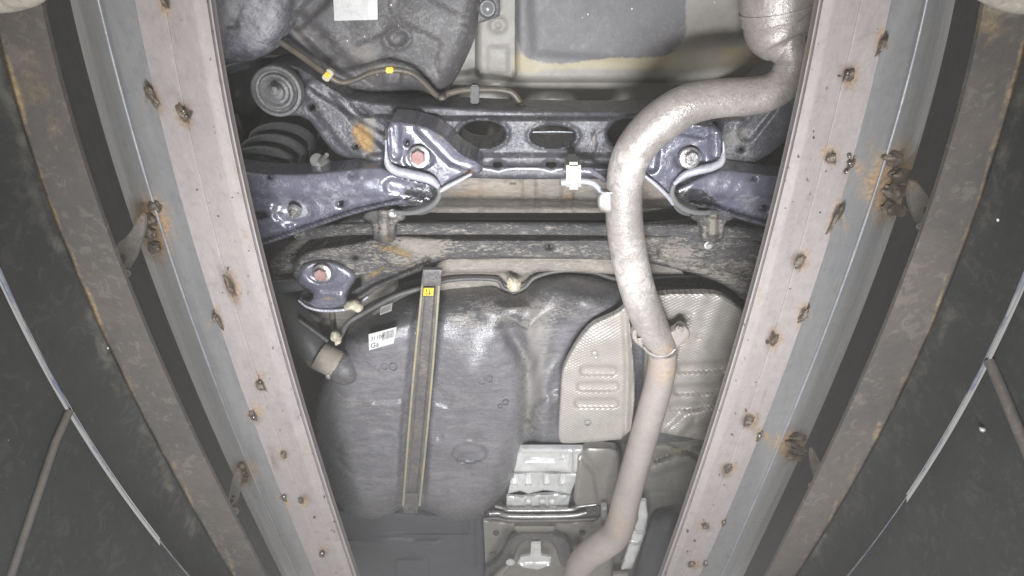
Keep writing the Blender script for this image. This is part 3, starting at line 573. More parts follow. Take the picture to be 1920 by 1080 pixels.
lathe('rod_in_opening', sub, 1037, 249, 1.14, [(1, 0), (1, 1)], M['rim'], 8) if False else tube('rod_in_opening', sub, [(996, 248, 1.12, 1.5), (1037, 247, 1.12, 1.5), (1076, 248, 1.12, 1.5)], M['rim'], n=2, sides=8)
bh = lathe('bushing', sub, 518, 172, 1.03, [(47, -22), (47, -4), (45, 0), (40, 1), (37, -3), (34, -4), (31, 3), (27, 4), (22, 0), (17, 1), (15, 9), (9, 12), (6, 12)], M['bushing'], 40, axis=(.08, -.1, -1))
blob('bushing_bolt', bh, 515, 172, .998, 9, 8, .008, M['steel'], 0, .4, 2, 3)
# suspension mount brackets
mount = []
bk = relief('arm_mount', sub, [(722, 226), (765, 228), (808, 240), (840, 260), (862, 286), (905, 308), (905, 322), (885, 332), (858, 343), (838, 354), (824, 356), (806, 340), (765, 331), (736, 322), (724, 304)], .985, M['arm'], step=2.5, r=8, h=.012, skirt=.07, sm=1,
    bumps=[('dome', 785, 300, 26, 22, -.004), ('ell', 785, 298, 28, 20, .006, 8), ('seg', [(790, 240), (850, 300), (900, 318)], 10, .016, 12), ('seg', [(740, 235), (742, 290)], 10, .005, 8), ('seg', [(840, 350), (875, 330), (905, 318)], 7, .006, 8)], wobble=(.001, 40),
    holes=[ell(763, 267, 3.4, 5, 10)], paint=[('dust', 845, 320, 50, 10, -15, .4), ('rust', 880, 324, 10, 5, 0, .7), ('rust', 825, 255, 20, 6, 30, .35)])
tube('mount_lip', bk, [(724, 262, .985, 1.2), (724, 288, .98, 3), (728, 308, .976, 7), (742, 320, .973, 8.5), (770, 327, .971, 9.5), (805, 336, .972, 9), (822, 350, .975, 5),], M['rim'], n=6, sides=12)
tube('mount_loop', bk, [(822, 350, .976, 5), (824, 366, .98, 5), (812, 383, .985, 5.5), (790, 394, .99, 5.5), (765, 399, .995, 5), (735, 398, 1.0, 4)], M['galv'], n=6, sides=12)
tube('mount_lip', bk, [(825, 358, .977, 4), (842, 348, .976, 4.5), (862, 338, .976, 4), (884, 326, .978, 3)], M['rim'], n=5, sides=10)
bolt('bolt', bk, 786, 294, .972, 21, M['steel'], M['red'], label='bolt with red painted head')
bk = relief('arm_mount', sub, [(1195, 262), (1240, 236), (1300, 232), (1352, 236), (1357, 288), (1350, 308), (1328, 318), (1285, 327), (1262, 347), (1258, 366), (1235, 352), (1208, 326)], .985, M['arm'], step=2.5, r=8, h=.012, skirt=.07, sm=1,
    bumps=[('ell', 1292, 298, 28, 20, .006, 8), ('seg', [(1225, 250), (1220, 310)], 12, .014, 12), ('seg', [(1338, 240), (1340, 290)], 8, .006, 8), ('seg', [(1260, 240), (1320, 250)], 10, .005, 8)], paint=[('dust', 1240, 290, 30, 20, 0, .3)], wobble=(.001, 40))
tube('mount_lip', bk, [(1356, 265, .985, 1.2), (1357, 284, .98, 3), (1353, 302, .976, 7), (1338, 312, .973, 8), (1310, 319, .971, 8.5), (1284, 328, .973, 7), (1264, 345, .977, 4),], M['rim'], n=6, sides=12)
tube('mount_loop', bk, [(1264, 345, .977, 4.5), (1260, 362, .98, 5), (1270, 382, .985, 5.5), (1292, 395, .99, 5.5), (1318, 399, .995, 5), (1335, 396, 1.0, 4)], M['galv'], n=6, sides=12)
tube('mount_lip', bk, [(1207, 328, .98, 3), (1228, 345, .978, 4), (1250, 366, .98, 4), (1262, 382, .985, 4)], M['rim'], n=5, sides=10)
bolt('bolt', bk, 1293, 296, .972, 20, M['steel'])
# dark bushing pockets
for (x, y) in ((782, 362), (1300, 364)):
    lathe('arm_bushing', sub, x, y, 1.03, [(42, -10), (42, 8), (34, 10), (30, 8)], M['rubber'], 30)
# ---- control arms
def arm_bend(yc):
    return lambda X, Y: .010 * np.clip((yc(X) - 4 - Y) / 36, 0, 1) ** 2 + .010 * sst((Y - yc(X)) / 14) - .004
ca = relief('control_arm', car, [(400, 312), (457, 319), (494, 325), (560, 325), (620, 320), (700, 312), (722, 314), (762, 334), (800, 343), (818, 352), (818, 366), (806, 380), (782, 388), (745, 382), (664, 401), (576, 432), (490, 462), (400, 484)], 1.0, M['arm'], step=3, r=9, h=.010, skirt=.05, sm=1, wobble=(.0018, 45),
    bumps=[arm_bend(lambda X: 360 + 0 * X), ('seg', [(400, 484), (490, 460), (576, 430), (664, 399), (745, 380), (790, 376)], 5, -.009, 4), ('seg', [(400, 474), (490, 450), (576, 420), (664, 390), (745, 372)], 3, .009, 5),
           ('ell', 552, 398, 38, 26, .008, 14), ('ell', 500, 405, 40, 18, -.004, 12), ('seg', [(735, 350), (800, 360)], 14, .008, 10)],
    holes=[ell(486, 403, 15, 5.5, 16), ell(640, 382, 6.5, 5, 14), ell(506, 332, 5, 3, 10), ell(661, 328, 5, 2.5, 10)],
    paint=[('dust', 560, 395, 60, 25, -10, .32), ('dust', 640, 365, 60, 10, -5, .30), ('dark', 620, 420, 300, 34, -18, .5), ('dark', 790, 366, 26, 20, 0, .6)])  # shade on the lower face put into colour; end dark like its bushing
bolt('bolt', ca, 552, 396, .995, 13, M['steel'], nut=True, tilt=(-.05, .25, -1))
ca = relief('control_arm', car, [(1268, 354), (1290, 342), (1330, 322), (1359, 316), (1400, 321), (1462, 330), (1580, 340), (1580, 470), (1437, 426), (1381, 410), (1337, 393), (1300, 388), (1276, 380), (1266, 368)], 1.0, M['arm'], step=3, r=9, h=.010, skirt=.05, sm=1, wobble=(.0018, 45),
    bumps=[arm_bend(lambda X: 362 + 0 * X), ('seg', [(1296, 384), (1337, 390), (1381, 407), (1437, 423), (1560, 462)], 5, -.009, 4), ('seg', [(1296, 375), (1337, 381), (1381, 398), (1437, 413)], 3, .009, 5)],
    holes=[ell(1412, 335, 4.5, 3, 10), ell(1434, 390, 6, 5, 12)], paint=[('dust', 1400, 372, 40, 12, 0, .3), ('dark', 1380, 400, 160, 20, 18, .5), ('dark', 1300, 368, 34, 22, 0, .6)])  # turned-away lower half shaded by colour; dark bushing end
# ---- coil spring, strut end
def helix():
    pts = []
    for i in range(0, 130):
        t = i / 129; a = t * 3.5 * 2 * math.pi
        cx = 545 - 62 * t; cy = 254 + 78 * t; z = 1.19 - .13 * t
        pts.append((cx + 60 * math.cos(a), cy + 33 * math.sin(a), z - .028 * math.sin(a), 10))
    return pts
tube('coil_spring', car, helix(), M['spring'], n=2, sides=12)
st = tube('damper_end', car, [(640, 335, 1.10, 20), (615, 318, 1.08, 19), (600, 306, 1.06, 17), (592, 298, 1.05, 12)], M['zinc'], n=4, sides=18, paint=[('rust', 630, 322, 18, 14, 0, .8)])
tube('stud', st, [(598, 306, 1.05, 6), (606, 299, 1.04, 5), (613, 290, 1.03, 4)], M['steel'], n=2, sides=10)
for k, pp in enumerate([[(430, 130, 1.28, 9), (470, 118, 1.27, 9), (520, 110, 1.25, 8), (575, 120, 1.2, 8)], [(590, 215, 1.2, 6), (610, 250, 1.2, 6), (606, 290, 1.18, 6), (580, 320, 1.16, 6)], [(440, 215, 1.26, 7), (452, 250, 1.25, 7), (440, 300, 1.24, 7)],
        [(1385, 330, 1.2, 10), (1430, 300, 1.2, 10), (1475, 240, 1.2, 9)], [(1350, 415, 1.16, 8), (1400, 420, 1.16, 8), (1450, 455, 1.16, 8)], [(530, 470, 1.2, 7), (520, 520, 1.2, 7), (545, 570, 1.18, 7), (600, 600, 1.15, 6)]]):
    tube('wheel_well_hose', car, pp, M['rubber'] if k % 2 else M['spring'], n=6, sides=12)
relief('strut_tower', car, [(585, 300), (640, 306), (700, 312), (720, 330), (660, 345), (590, 340)], 1.2, M['black'], step=4, r=8, h=.02, skirt=.03)
# ---- anti-roll bar with clamps
ab = tube('anti_roll_bar', car, [(560, 440, 1.10, 12), (640, 430, 1.06, 12), (740, 428, 1.04, 12), (950, 428, 1.04, 12), (1150, 430, 1.04, 12), (1320, 432, 1.04, 12), (1420, 440, 1.06, 12), (1500, 460, 1.1, 12)], M['beam'], n=8, sides=18)
for sgn, cx in ((1, 718), (-1, 1338)):
    def q(p): return [(cx + sgn * a, b) for a, b in p]
    cl = relief('clamp', ab, q([(-36, 400), (-20, 392), (25, 392), (44, 402), (42, 412), (24, 416), (24, 446), (18, 456), (-10, 456), (-20, 444), (-20, 416), (-40, 410)]), 1.005, M['beam'], step=2.5, r=6, h=.01, skirt=.03, sm=1, bumps=[('seg', q([(2, 396), (2, 452)]), 9, -.012, 10)],
                paint=[('dust', cx, 425, 20, 20, 0, .3), ('rust', cx + sgn * 8, 448, 14, 8, 0, .4 if sgn > 0 else .15)])
    bolt('bolt', cl, cx + sgn * (18 if sgn > 0 else 10), 400 if sgn > 0 else 460, 1.0, 8, M['zinc'])
# ---- front cross beam of the suspension
fb = relief('suspension_beam', car, [(548, 505), (556, 482), (588, 466), (640, 460), (690, 448), (740, 440), (800, 444), (850, 447), (1140, 447), (1240, 440), (1330, 432), (1400, 440), (1460, 470), (1480, 590), (1396, 566), (1370, 540), (1330, 522), (1270, 505), (1210, 492), (1140, 486), (850, 484), (822, 492), (800, 505), (745, 524), (705, 543), (684, 560), (658, 577), (625, 583), (592, 582), (572, 572), (558, 556), (572, 562), (586, 556), (584, 546), (562, 536), (550, 522)],
    1.055, M['beam'], step=3, r=10, h=.016, skirt=.06, sm=1, wobble=(.0022, 34),
    holes=[arr([(650, 548), (654, 532), (676, 518), (678, 532), (655, 551)]), ell(665, 483, 5, 3, 10), ell(1030, 463, 5, 4, 10)],
    bumps=[('ell', 603, 514, 40, 30, .008, 14), ('seg', [(560, 545), (600, 560), (660, 555), (700, 530), (800, 488)], 5, .012, 8), ('seg', [(560, 560), (600, 577), (655, 572), (700, 540), (800, 497)], 5, -.01, 6), ('seg', [(850, 452), (1140, 452)], 4, -.006, 5),
           ('seg', [(1250, 470), (1400, 500)], 16, .014, 16), ('dome', 1310, 480, 50, 26, -.01), ('dome', 740, 475, 40, 20, -.012)],
    paint=[('rust', 730, 466, 34, 8, 8, .5), ('rust', 762, 478, 22, 6, 14, .42), ('rust', 703, 513, 20, 6, -28, .55), ('rust', 745, 497, 26, 3, -10, .35), ('dust', 640, 470, 60, 12, -8, .2), ('dust', 690, 490, 40, 18, -10, .15), ('dust', 790, 455, 60, 14, 0, .4), ('dust', 780, 478, 50, 18, -20, .35), ('dust', 1270, 470, 90, 20, 12, .22), ('dust', 1300, 500, 60, 14, 20, .2), ('dust', 1380, 520, 30, 20, 20, .25),
           ('dust', 980, 470, 160, 10, 0, .08)])
tube('beam_lip', fb, [(560, 563, 1.05, 2), (575, 575, 1.045, 2.5), (600, 582, 1.042, 2.8), (635, 582, 1.042, 2.8), (662, 576, 1.045, 2.2), (690, 556, 1.05, 2)], M['rim'], n=5, sides=8)
relief('beam_lobe', fb, [(556, 522), (562, 500), (585, 490), (625, 490), (655, 502), (672, 520), (650, 548), (655, 570), (625, 581), (592, 580), (574, 568), (588, 558), (586, 546), (566, 538)], 1.035, M['arm'], step=2.5, r=14, h=.018, skirt=.02, sm=2, bumps=[('ell', 603, 512, 26, 18, .007, 10), ('seg', [(560, 548), (640, 556)], 6, -.004, 8)], paint=[('dust', 600, 500, 50, 20, 0, .25), ('rust', 614, 560, 22, 4, 0, .4)])
bolt('bolt', fb, 604, 512, 1.028, 18, M['steel'], M['red'], label='bolt with faded red head')
tube('left_link', car, [(420, 545, 1.1, 14), (480, 540, 1.1, 14), (570, 532, 1.09, 13)], M['spring'], n=5)
tube('knuckle_cover', car, [(530, 505, 1.16, 26), (570, 470, 1.16, 26), (640, 440, 1.16, 22), (690, 410, 1.16, 18)], M['beam'], n=5, paint=[('dust', 600, 450, 60, 30, -20, .5)]) 
relief('spring_backdrop', car, [(430, 380), (520, 120), (470, 110), (400, 120), (360, 300)], 1.3, M['gap'], step=8, r=20, h=.03, skirt=.02, wobble=(.006, 50), paint=[('dust', 445, 175, 8, 16, 20, .7), ('dust', 460, 270, 12, 14, -30, .7)])  # dark backdrop; the shade behind the coils is in its colour
# ---- beige strip below the beam
ts = relief('floor_crossmember', car, [(815, 487), (860, 482), (1250, 478), (1290, 520), (1290, 560), (810, 560)], 1.13, M['floord'], step=4, r=4, h=.004, sm=1, skirt=.04,
    bumps=[('poly', [(800, 511), (955, 511), (975, 520), (1010, 508), (1140, 514), (1300, 514), (1300, 570), (800, 570)], .035, 4), ('ring', 941, 498, 7, 5, 2, -.004), ('ring', 1106, 497, 8, 6, 2, -.004), ('seg', [(880, 488), (1200, 486)], 3, -.003, 4)], wobble=(.001, 50))
relief('floor_crossmember_flange', car, [(575, 575), (625, 500), (700, 470), (760, 520), (700, 650), (600, 660)], 1.26, M['floord'], step=6, r=8, h=.01, skirt=.02)

# ---- exhaust

pm = [('dust', 1188, 400, 15, 120, 0, .30), ('dust', 1195, 520, 14, 80, -12, .22), ('dust', 1255, 180, 70, 12, -30, .2), ('dust', 1180, 300, 14, 60, 10, .2)]
pipe = tube('exhaust_pipe', car, [(1474, 60, .99, 28), (1480, 95, .985, 29), (1484, 120, .98, 31), (1472, 152, .975, 33), (1442, 174, .972, 34), (1405, 181, .97, 34.5), (1367, 183, .968, 35), (1325, 188, .967, 36), (1287, 198, .966, 38.5), (1252, 219, .966, 40), (1222, 243, .967, 39), (1196, 272, .968, 37.5), (1179, 304, .97, 36), (1172, 340, .972, 35), (1170, 370, .974, 34.5),
    (1170, 402, .976, 34.5), (1173, 436, .978, 34.5), (1179, 475, .98, 34), (1187, 512, .98, 33.5), (1196, 545, .98, 33), (1207, 578, .98, 32.5), (1221, 610, .98, 31), (1236, 642, .98, 29), (1243, 652, .98, 28)], M['pipe'], n=6, sides=40, paint=pm + [('rust', 1238, 640, 30, 12, 0, .35)])
fl = relief('pipe_flange', pipe, [(1184, 622), (1194, 614), (1210, 622), (1232, 636), (1262, 620), (1276, 608), (1290, 614), (1296, 630), (1278, 646), (1262, 658), (1240, 668), (1220, 662), (1200, 650), (1186, 638)], .968, M['pipe2'], step=2.5, r=4, h=.004, skirt=.014, sm=1, holes=[ell(1195, 628, 3, 3, 10)],
    paint=[('rust', 1240, 655, 50, 12, 0, .25), ('rust', 1285, 628, 16, 16, 0, .18)])
bolt('bolt', fl, 1274, 618, .962, 8, M['pipe2'], tilt=(.2, -.8, -.7)); bolt('bolt', fl, 1200, 636, .962, 6, M['pipe2'], tilt=(0, .8, -.7))
tube('gasket_ring', fl, [(1206, 650, .955, 2.5), (1218, 662, .952, 2.8), (1238, 668, .95, 3), (1256, 663, .952, 2.8), (1266, 654, .955, 2.5)], M['zinc'], n=5, sides=8)
fp_ = tube('front_exhaust_pipe', car, [(1243, 655, .985, 27), (1240, 690, .985, 27), (1232, 730, .985, 27), (1221, 770, .985, 26.5), (1209, 812, .985, 26), (1196, 856, .985, 25.5), (1184, 900, .985, 25.5), (1173, 942, .985, 26), (1164, 980, .985, 26.5), (1152, 1005, .985, 26.5), (1128, 1024, .985, 26), (1104, 1040, .99, 25), (1086, 1062, .99, 24), (1080, 1095, .99, 24), (1078, 1130, .99, 24)], M['pipe2'], n=6, sides=36,
    paint=[('rust', 1245, 680, 26, 30, 0, .4), ('rust', 1168, 970, 20, 50, 0, .3)])
mf = tube('muffler', car, [(1460, -190, 1.02, 70), (1460, -60, 1.02, 69), (1460, 20, 1.015, 68), (1461, 26, 1.015, 67), (1462, 31, 1.015, 66), (1463, 50, 1.01, 64), (1466, 70, 1.0, 58), (1470, 84, .995, 46), (1475, 94, .99, 32), (1477, 97, .99, 28)], M['pipe'], n=6, sides=40, paint=[('dust', 1450, 60, 60, 40, 0, .15)])
tube('seam_band', mf, [(1460, 12, 1.015, 69.8), (1460, 16, 1.015, 70.2), (1460, 20, 1.015, 69.6)], M['pipe'], n=3, sides=40, caps=False)
# hanger
hg = box_px('rubber_hanger', car, 1076, 332, .965, 28, 52, .05, M['zinc'], 0, .22, label='grey rubber exhaust hanger with bright glare')  # pale zinc colour stands in for the glare on the rubber
tube('hanger_rod', hg, [(1052, 342, .975, 8), (1076, 340, .975, 6), (1098, 340, .975, 6), (1114, 345, .972, 6), (1126, 357, .97, 5.5), (1132, 366, .97, 5)], M['rim'], n=6, sides=12)
tube('hanger_rod', hg, [(1055, 320, .985, 6.5), (1076, 321, .985, 5), (1095, 320, .985, 7), (1110, 322, .985, 7), (1124, 330, .99, 5), (1134, 338, 1.0, 5)], M['arm'], n=6, sides=12)
relief('hanger_bracket', pipe, [(1121, 366), (1132, 358), (1160, 357), (1162, 402), (1128, 398), (1120, 388)], .955, M['pipe'], step=2.5, r=5, h=.008, skirt=.012, sm=1, paint=[('rust', 1130, 380, 10, 12, 0, .2)])
tube('bracket_lip', pipe, [(1126, 360, .952, 2), (1134, 362, .952, 2.2), (1158, 361, .952, 2)], M['rim'], n=3, sides=8)

# ---- fuel tank
def tank_fn(X, Y):
    z = 0 * X
    z += .06 * sst((640 - Y) / 110) * sst((940 - X) / 120 + .4)            # upper shoulder turns up
    z += .050 * np.exp(-((X - (992 - 34 * np.exp(-((Y - 610) / 50) ** 2))) / 17) ** 2) * sst((Y - 575) / 70)     # saddle groove
    z += .045 * sst((X - 1000) / 120) * sst((Y - 600) / 120)
    return z
def ridges(X, Y):
    d = np.hypot((X - 1130) / 1.0, (Y - 790) / 1.7); return .003 * np.sin(d / 4.6 + 1.2 * np.sin(Y / 17)) * sst((X - 965) / 30) * sst((Y - 560) / 60)
tk = relief('fuel_tank', car, [(640, 650), (652, 622), (690, 588), (745, 556), (800, 538), (860, 530), (925, 530), (945, 546), (966, 552), (985, 545), (1004, 524), (1040, 514), (1090, 512), (1150, 528), (1200, 536), (1260, 530), (1330, 536), (1385, 570), (1405, 640), (1380, 740), (1340, 826), (1200, 838), (1080, 836), (1000, 830), (984, 836), (974, 880), (950, 928), (914, 966), (862, 979), (826, 970), (800, 955), (748, 952), (736, 966), (700, 976), (655, 967), (624, 935), (602, 875), (590, 800), (600, 725), (622, 685)],
    1.05, M['tank'], step=3.5, r=62, h=.125, skirt=.06, sm=2, wobble=(.003, 85),
    bumps=[tank_fn, ridges, ('seg', [(806, 530), (796, 640), (778, 800), (771, 975)], 25, .020, 14), ('dome', 890, 690, 62, 60, -.034), ('dome', 700, 640, 60, 40, -.012), ('ring', 708, 850, 75, 46, 4, .0045), ('dome', 1095, 572, 40, 30, -.03), ('dome', 910, 575, 60, 30, -.01),
           ('ell', 880, 849, 33, 18, .008, 5), ('ring', 880, 849, 37, 21, 3, -.003), ('poly', [(690, 742), (745, 708), (760, 716), (758, 752), (700, 756)], .007, 10), ('poly', [(816, 725), (850, 745), (842, 765), (812, 756)], .006, 9), ('ell', 823, 817, 8, 7, .006, 4), ('ell', 960, 562, 26, 10, .02, 8),
           ('seg', [(610, 925), (740, 940)], 3, -.003, 5), ('poly', [(822, 912), (838, 912), (840, 952), (826, 952)], .003, 3),
           ('seg', [(990, 830), (1010, 770), (1045, 745)], 10, -.012, 12)],
    paint=[('dust', 1010, 660, 36, 120, 8, .26), ('dust', 1000, 585, 60, 36, 0, .26), ('dust', 900, 575, 60, 22, 0, .1), ('dust', 1100, 580, 40, 30, 0, .26), ('dust', 990, 760, 22, 60, 0, .3), ('dust', 690, 780, 50, 70, 20, .14), ('dust', 850, 770, 60, 60, 0, .12), ('dust', 870, 640, 50, 60, 0, .2), ('dust', 700, 700, 60, 40, -30, .16), ('dust', 900, 590, 70, 30, 0, .3), ('dust', 1000, 700, 24, 110, 0, .3), ('dust', 640, 780, 30, 60, 0, .15),
           ('dark', 870, 565, 160, 50, 0, .95), ('dark', 1010, 550, 70, 44, 0, .9), ('dark', 700, 600, 70, 40, -35, .95), ('dark', 1150, 560, 60, 40, 0, .5), ('dark', 1040, 690, 40, 100, 4, .42), ('dark', 985, 700, 12, 90, 0, .5), ('dark', 1000, 800, 24, 50, 0, .45), ('dark', 920, 600, 60, 30, 0, .25), ('dark', 1330, 560, 70, 50, 0, .7)])  # groove shade between the lobes put into colour; top also darker
# the tank seam flange at its upper border
tube('seam_flange', tk, [(700, 588, 1.13, 4), (760, 552, 1.135, 4), (840, 526, 1.14, 4), (925, 524, 1.14, 4), (945, 540, 1.13, 4), (966, 546, 1.125, 4), (985, 538, 1.13, 4), (1004, 520, 1.14, 4), (1050, 508, 1.14, 4), (1110, 510, 1.14, 4), (1160, 524, 1.14, 4), (1240, 522, 1.14, 5), (1330, 524, 1.14, 6), (1380, 552, 1.14, 6), (1410, 600, 1.14, 6)], M['rubber'], n=6, sides=10)
# moulded marks
for k, (x, y, r_) in enumerate([(737, 689, 7), (721, 688, 6), (707, 691, 5), (903, 716, 6), (917, 712, 6), (938, 764, 4), (948, 757, 5)]):
    zt = {0: 1.044, 1: 1.044, 2: 1.045, 3: 1.021, 4: 1.022, 5: 1.035, 6: 1.037}[k]
    pts = [(x + r_ * math.cos(a), y + r_ * math.sin(a), zt, 1.1) for a in np.linspace(.6, 5.8 if k % 2 else 6.6, 12)]
    tube('moulded_mark', tk, pts, M['tank'], n=2, sides=6)
# strap
cl_ = curve_px([(793, 505), (789, 560), (781, 640), (772, 720), (762, 830), (754, 960)], 2); cr_ = curve_px([(826, 505), (823, 560), (818, 640), (810, 720), (799, 830), (787, 960)], 2)
def strapz(y): return 1.028
def strap(name, lines, mat_, par, y0, y1, paint=(), label=None):
    o = strip(name, par, lines, mat_, y0=y0, y1=y1, step=3, paint=paint, label=label); return o
midf = lambda t: (lambda y: cl_(y) * (1 - t) + cr_(y) * t)
stp = strap('tank_strap', [(cl_, 4, 1.026), (midf(.2), 0, 1.026), (midf(.3), 0, 1.03), (midf(.7), 0, 1.03), (midf(.8), 0, 1.026), (cr_, -4, 1.026)], M['strapm'], tk, 506, 960,
    paint=[('dust', 796, 700, 12, 40, 0, .25), ('rust', 796, 700, 8, 14, 0, .25)])
for f_, s_ in ((cl_, 1), (cr_, -1)):
    ys = np.arange(512, 962, 15); W = [G(float(f_(y)) + 1.5 * s_, y, 1.024) for y in ys]
    V, Fc = sweep(W, [2.6 * PXS(780, y, 1.02) for y in ys], 10); me = bpy.data.meshes.new('strap_edge'); me.from_pydata(V, [], Fc); finish(me, 'strap_edge', M['strape'], tk)
relief('strap_end', tk, [(757, 925), (784, 925), (783, 957), (755, 957)], 1.022, M['strapm'], step=3, r=2, h=.001, sm=0, skirt=.01)
relief('strap_end', tk, [(793, 506), (828, 506), (826, 536), (791, 536)], 1.018, M['strapm'], step=3, r=2, h=.001, sm=0, skirt=.01)
def label_card(name, par, quad, z, items, mats):
    """flat printed sticker: quad corners in order tl, tr, br, bl; items are (u0, v0, u1, v1) bars"""
    q = [G(x, y, z) for x, y in quad]; up = Vector((0, 0, .0012))
    def at(u, v, dz): return (q[0] * (1 - u) + q[1] * u) * (1 - v) + (q[3] * (1 - u) + q[2] * u) * v + Vector((0, 0, dz))
    V = []; Fc = []; mi = []
    def slab(u0, v0, u1, v1, z0, z1, m):
        b = len(V)
        for zz in (z0, z1):
            for u, v in ((u0, v0), (u1, v0), (u1, v1), (u0, v1)): V.append(at(u, v, zz))
        for f in ((0, 1, 2, 3), (4, 7, 6, 5), (0, 4, 5, 1), (1, 5, 6, 2), (2, 6, 7, 3), (3, 7, 4, 0)): Fc.append(tuple(b + i for i in f)); mi.append(m)
    slab(0, 0, 1, 1, 0, .0014, 0)
    for it in items:
        if not isinstance(it[0], str): slab(*it, -.0003, .0001, 1)
        else:
            txt, u0, v0, hgt = it[:4]; fc = bpy.data.curves.new('t', 'FONT'); fc.body = txt; fc.size = 1; fo = bpy.data.objects.new('t', fc); C.objects.link(fo)
            dg = bpy.context.evaluated_depsgraph_get(); me_ = fo.evaluated_get(dg).to_mesh(); b = len(V)
            ww = (q[1] - q[0]).length; hh = (q[3] - q[0]).length
            for v in me_.vertices: V.append(at(u0 + v.co.x * hgt * hh / ww, v0 + hgt * .75 - v.co.y * hgt, -.0004))
            for p in me_.polygons: Fc.append(tuple(b + i for i in p.vertices)); mi.append(1)
            fo.evaluated_get(dg).to_mesh_clear()
            bpy.data.objects.remove(fo)
    me = bpy.data.meshes.new(name); me.from_pydata(V, [], Fc); me.polygons.foreach_set('material_index', mi)
    return finish(me, name, mats, par, smooth=False)
r_ = np.random.RandomState(3)
bars = []; u = .50
while u < .93: wd = r_.uniform(.008, .022); bars.append((u, .10, u + wd, .58)); u += wd + r_.uniform(.012, .022)
label_card('barcode_label', tk, [(691, 627), (744, 613), (738, 644), (692, 657)], 1.030, bars + [('31100', .07, .20, .30), ('Ga', .07, .58, .42)], [M['whitep'], M['ink']])['label'] = 'white printed barcode label on the fuel tank'
bars = []; u = .1
while u < .9: wd = r_.uniform(.02, .05); bars.append((u, .15, u + wd, .8)); u += wd + .045
label_card('barcode_label', tk, [(714, 576), (736, 568), (734, 583), (712, 591)], 1.068, bars, [M['zinc'], M['ink']])['label'] = 'small grey barcode label on the tank shoulder'
label_card('yellow_sticker', tk, [(793, 539), (815, 539), (814, 556), (792, 556)], 1.014, [(.0, .0, 1, .07), (0, .93, 1, 1), (0, 0, .07, 1), (.93, 0, 1, 1), (.28, .2, .36, .5), (.55, .25, .62, .75), (.2, .62, .75, .68), (.3, .8, .7, .85)], [M['yellow'], M['ink']])
# filler hose, connectors
fh = tube('filler_hose', car, [(520, 560, 1.2, 30), (548, 592, 1.16, 30), (575, 635, 1.12, 29), (598, 668, 1.10, 26), (612, 676, 1.09, 25)], M['rubber'], n=6, sides=24)
tube('hose_clamp', fh, [(596, 664, 1.085, 26), (600, 667, 1.085, 27), (630, 682, 1.075, 27), (636, 685, 1.075, 26)], M['cream'], n=4, sides=24, paint=[('dust', 620, 678, 20, 20, 0, .4), ('rust', 632, 690, 12, 8, 0, .3)])
tube('filler_neck', fh, [(632, 682, 1.08, 27), (642, 688, 1.075, 31), (650, 692, 1.075, 31), (656, 695, 1.08, 27)], M['plastic'], n=3, sides=26)
blob('clamp_screw', fh, 616, 704, 1.05, 6, 6, .008, M['zinc'], 0, .2, 2, 2)
for k, (x, y, rx, ry, an) in enumerate([(660, 572, 14, 7, 15), (672, 576, 9, 6, 0), (628, 630, 8, 7, 0), (634, 638, 7, 5, 30), (963, 534, 13, 11, 0), (957, 526, 7, 6, 0)]):
    blob('hose_connector', car, x, y, 1.02 if x < 900 else 1.09, rx, ry, .014, M['creamp'], an, .3, k, 3, label='cream plastic connector')
tube('vent_hose', car, [(622, 580, 1.1, 6), (624, 600, 1.1, 6), (628, 622, 1.06, 5), (630, 632, 1.05, 5)], M['line'], n=4, sides=12)
tube('vent_hose', car, [(640, 628, 1.06, 5), (652, 606, 1.06, 5), (680, 588, 1.07, 5), (740, 556, 1.08, 5), (790, 540, 1.09, 5)], M['rubber'], n=5, sides=12)
tube('vent_hose', car, [(560, 600, 1.1, 4), (585, 618, 1.1, 4), (615, 640, 1.09, 4)], M['rubber'], n=4, sides=10)
# ---- heat shields
hs = relief('heat_shield', car, [(1174, 572), (1160, 586), (1135, 597), (1108, 609), (1084, 638), (1058, 684), (1053, 706), (1050, 760), (1046, 812), (1049, 828), (1060, 832), (1117, 828), (1180, 822), (1190, 760), (1190, 700), (1184, 640), (1180, 600)], 1.0, M['shield'], step=2.5, r=5, h=.004, skirt=.012, sm=1, wobble=(.0022, 60),
    bumps=[('seg', [(1095, 695), (1148, 695)], 8, .008, 7), ('seg', [(1090, 725), (1152, 725)], 8, .008, 7), ('seg', [(1085, 756), (1152, 756)], 8, .008, 7), ('ell', 1115, 663, 5, 5, .008, 3), ('ell', 1102, 792, 5, 5, .008, 3), ('seg', [(1184, 580), (1190, 700), (1184, 830)], 8, -.012, 12), ('seg', [(1172, 590), (1178, 700), (1174, 820)], 5, .006, 8), ('dome', 1130, 640, 40, 30, -.008)],
    paint=[('rust', 1165, 640, 12, 80, 0, .25)])
for x, y in ((1115, 663), (1102, 792)): lathe('rivet', hs, x, y, 1.003, [(5, -1), (5, 1), (3, 2), (1, 2)], M['zinc'], 14)
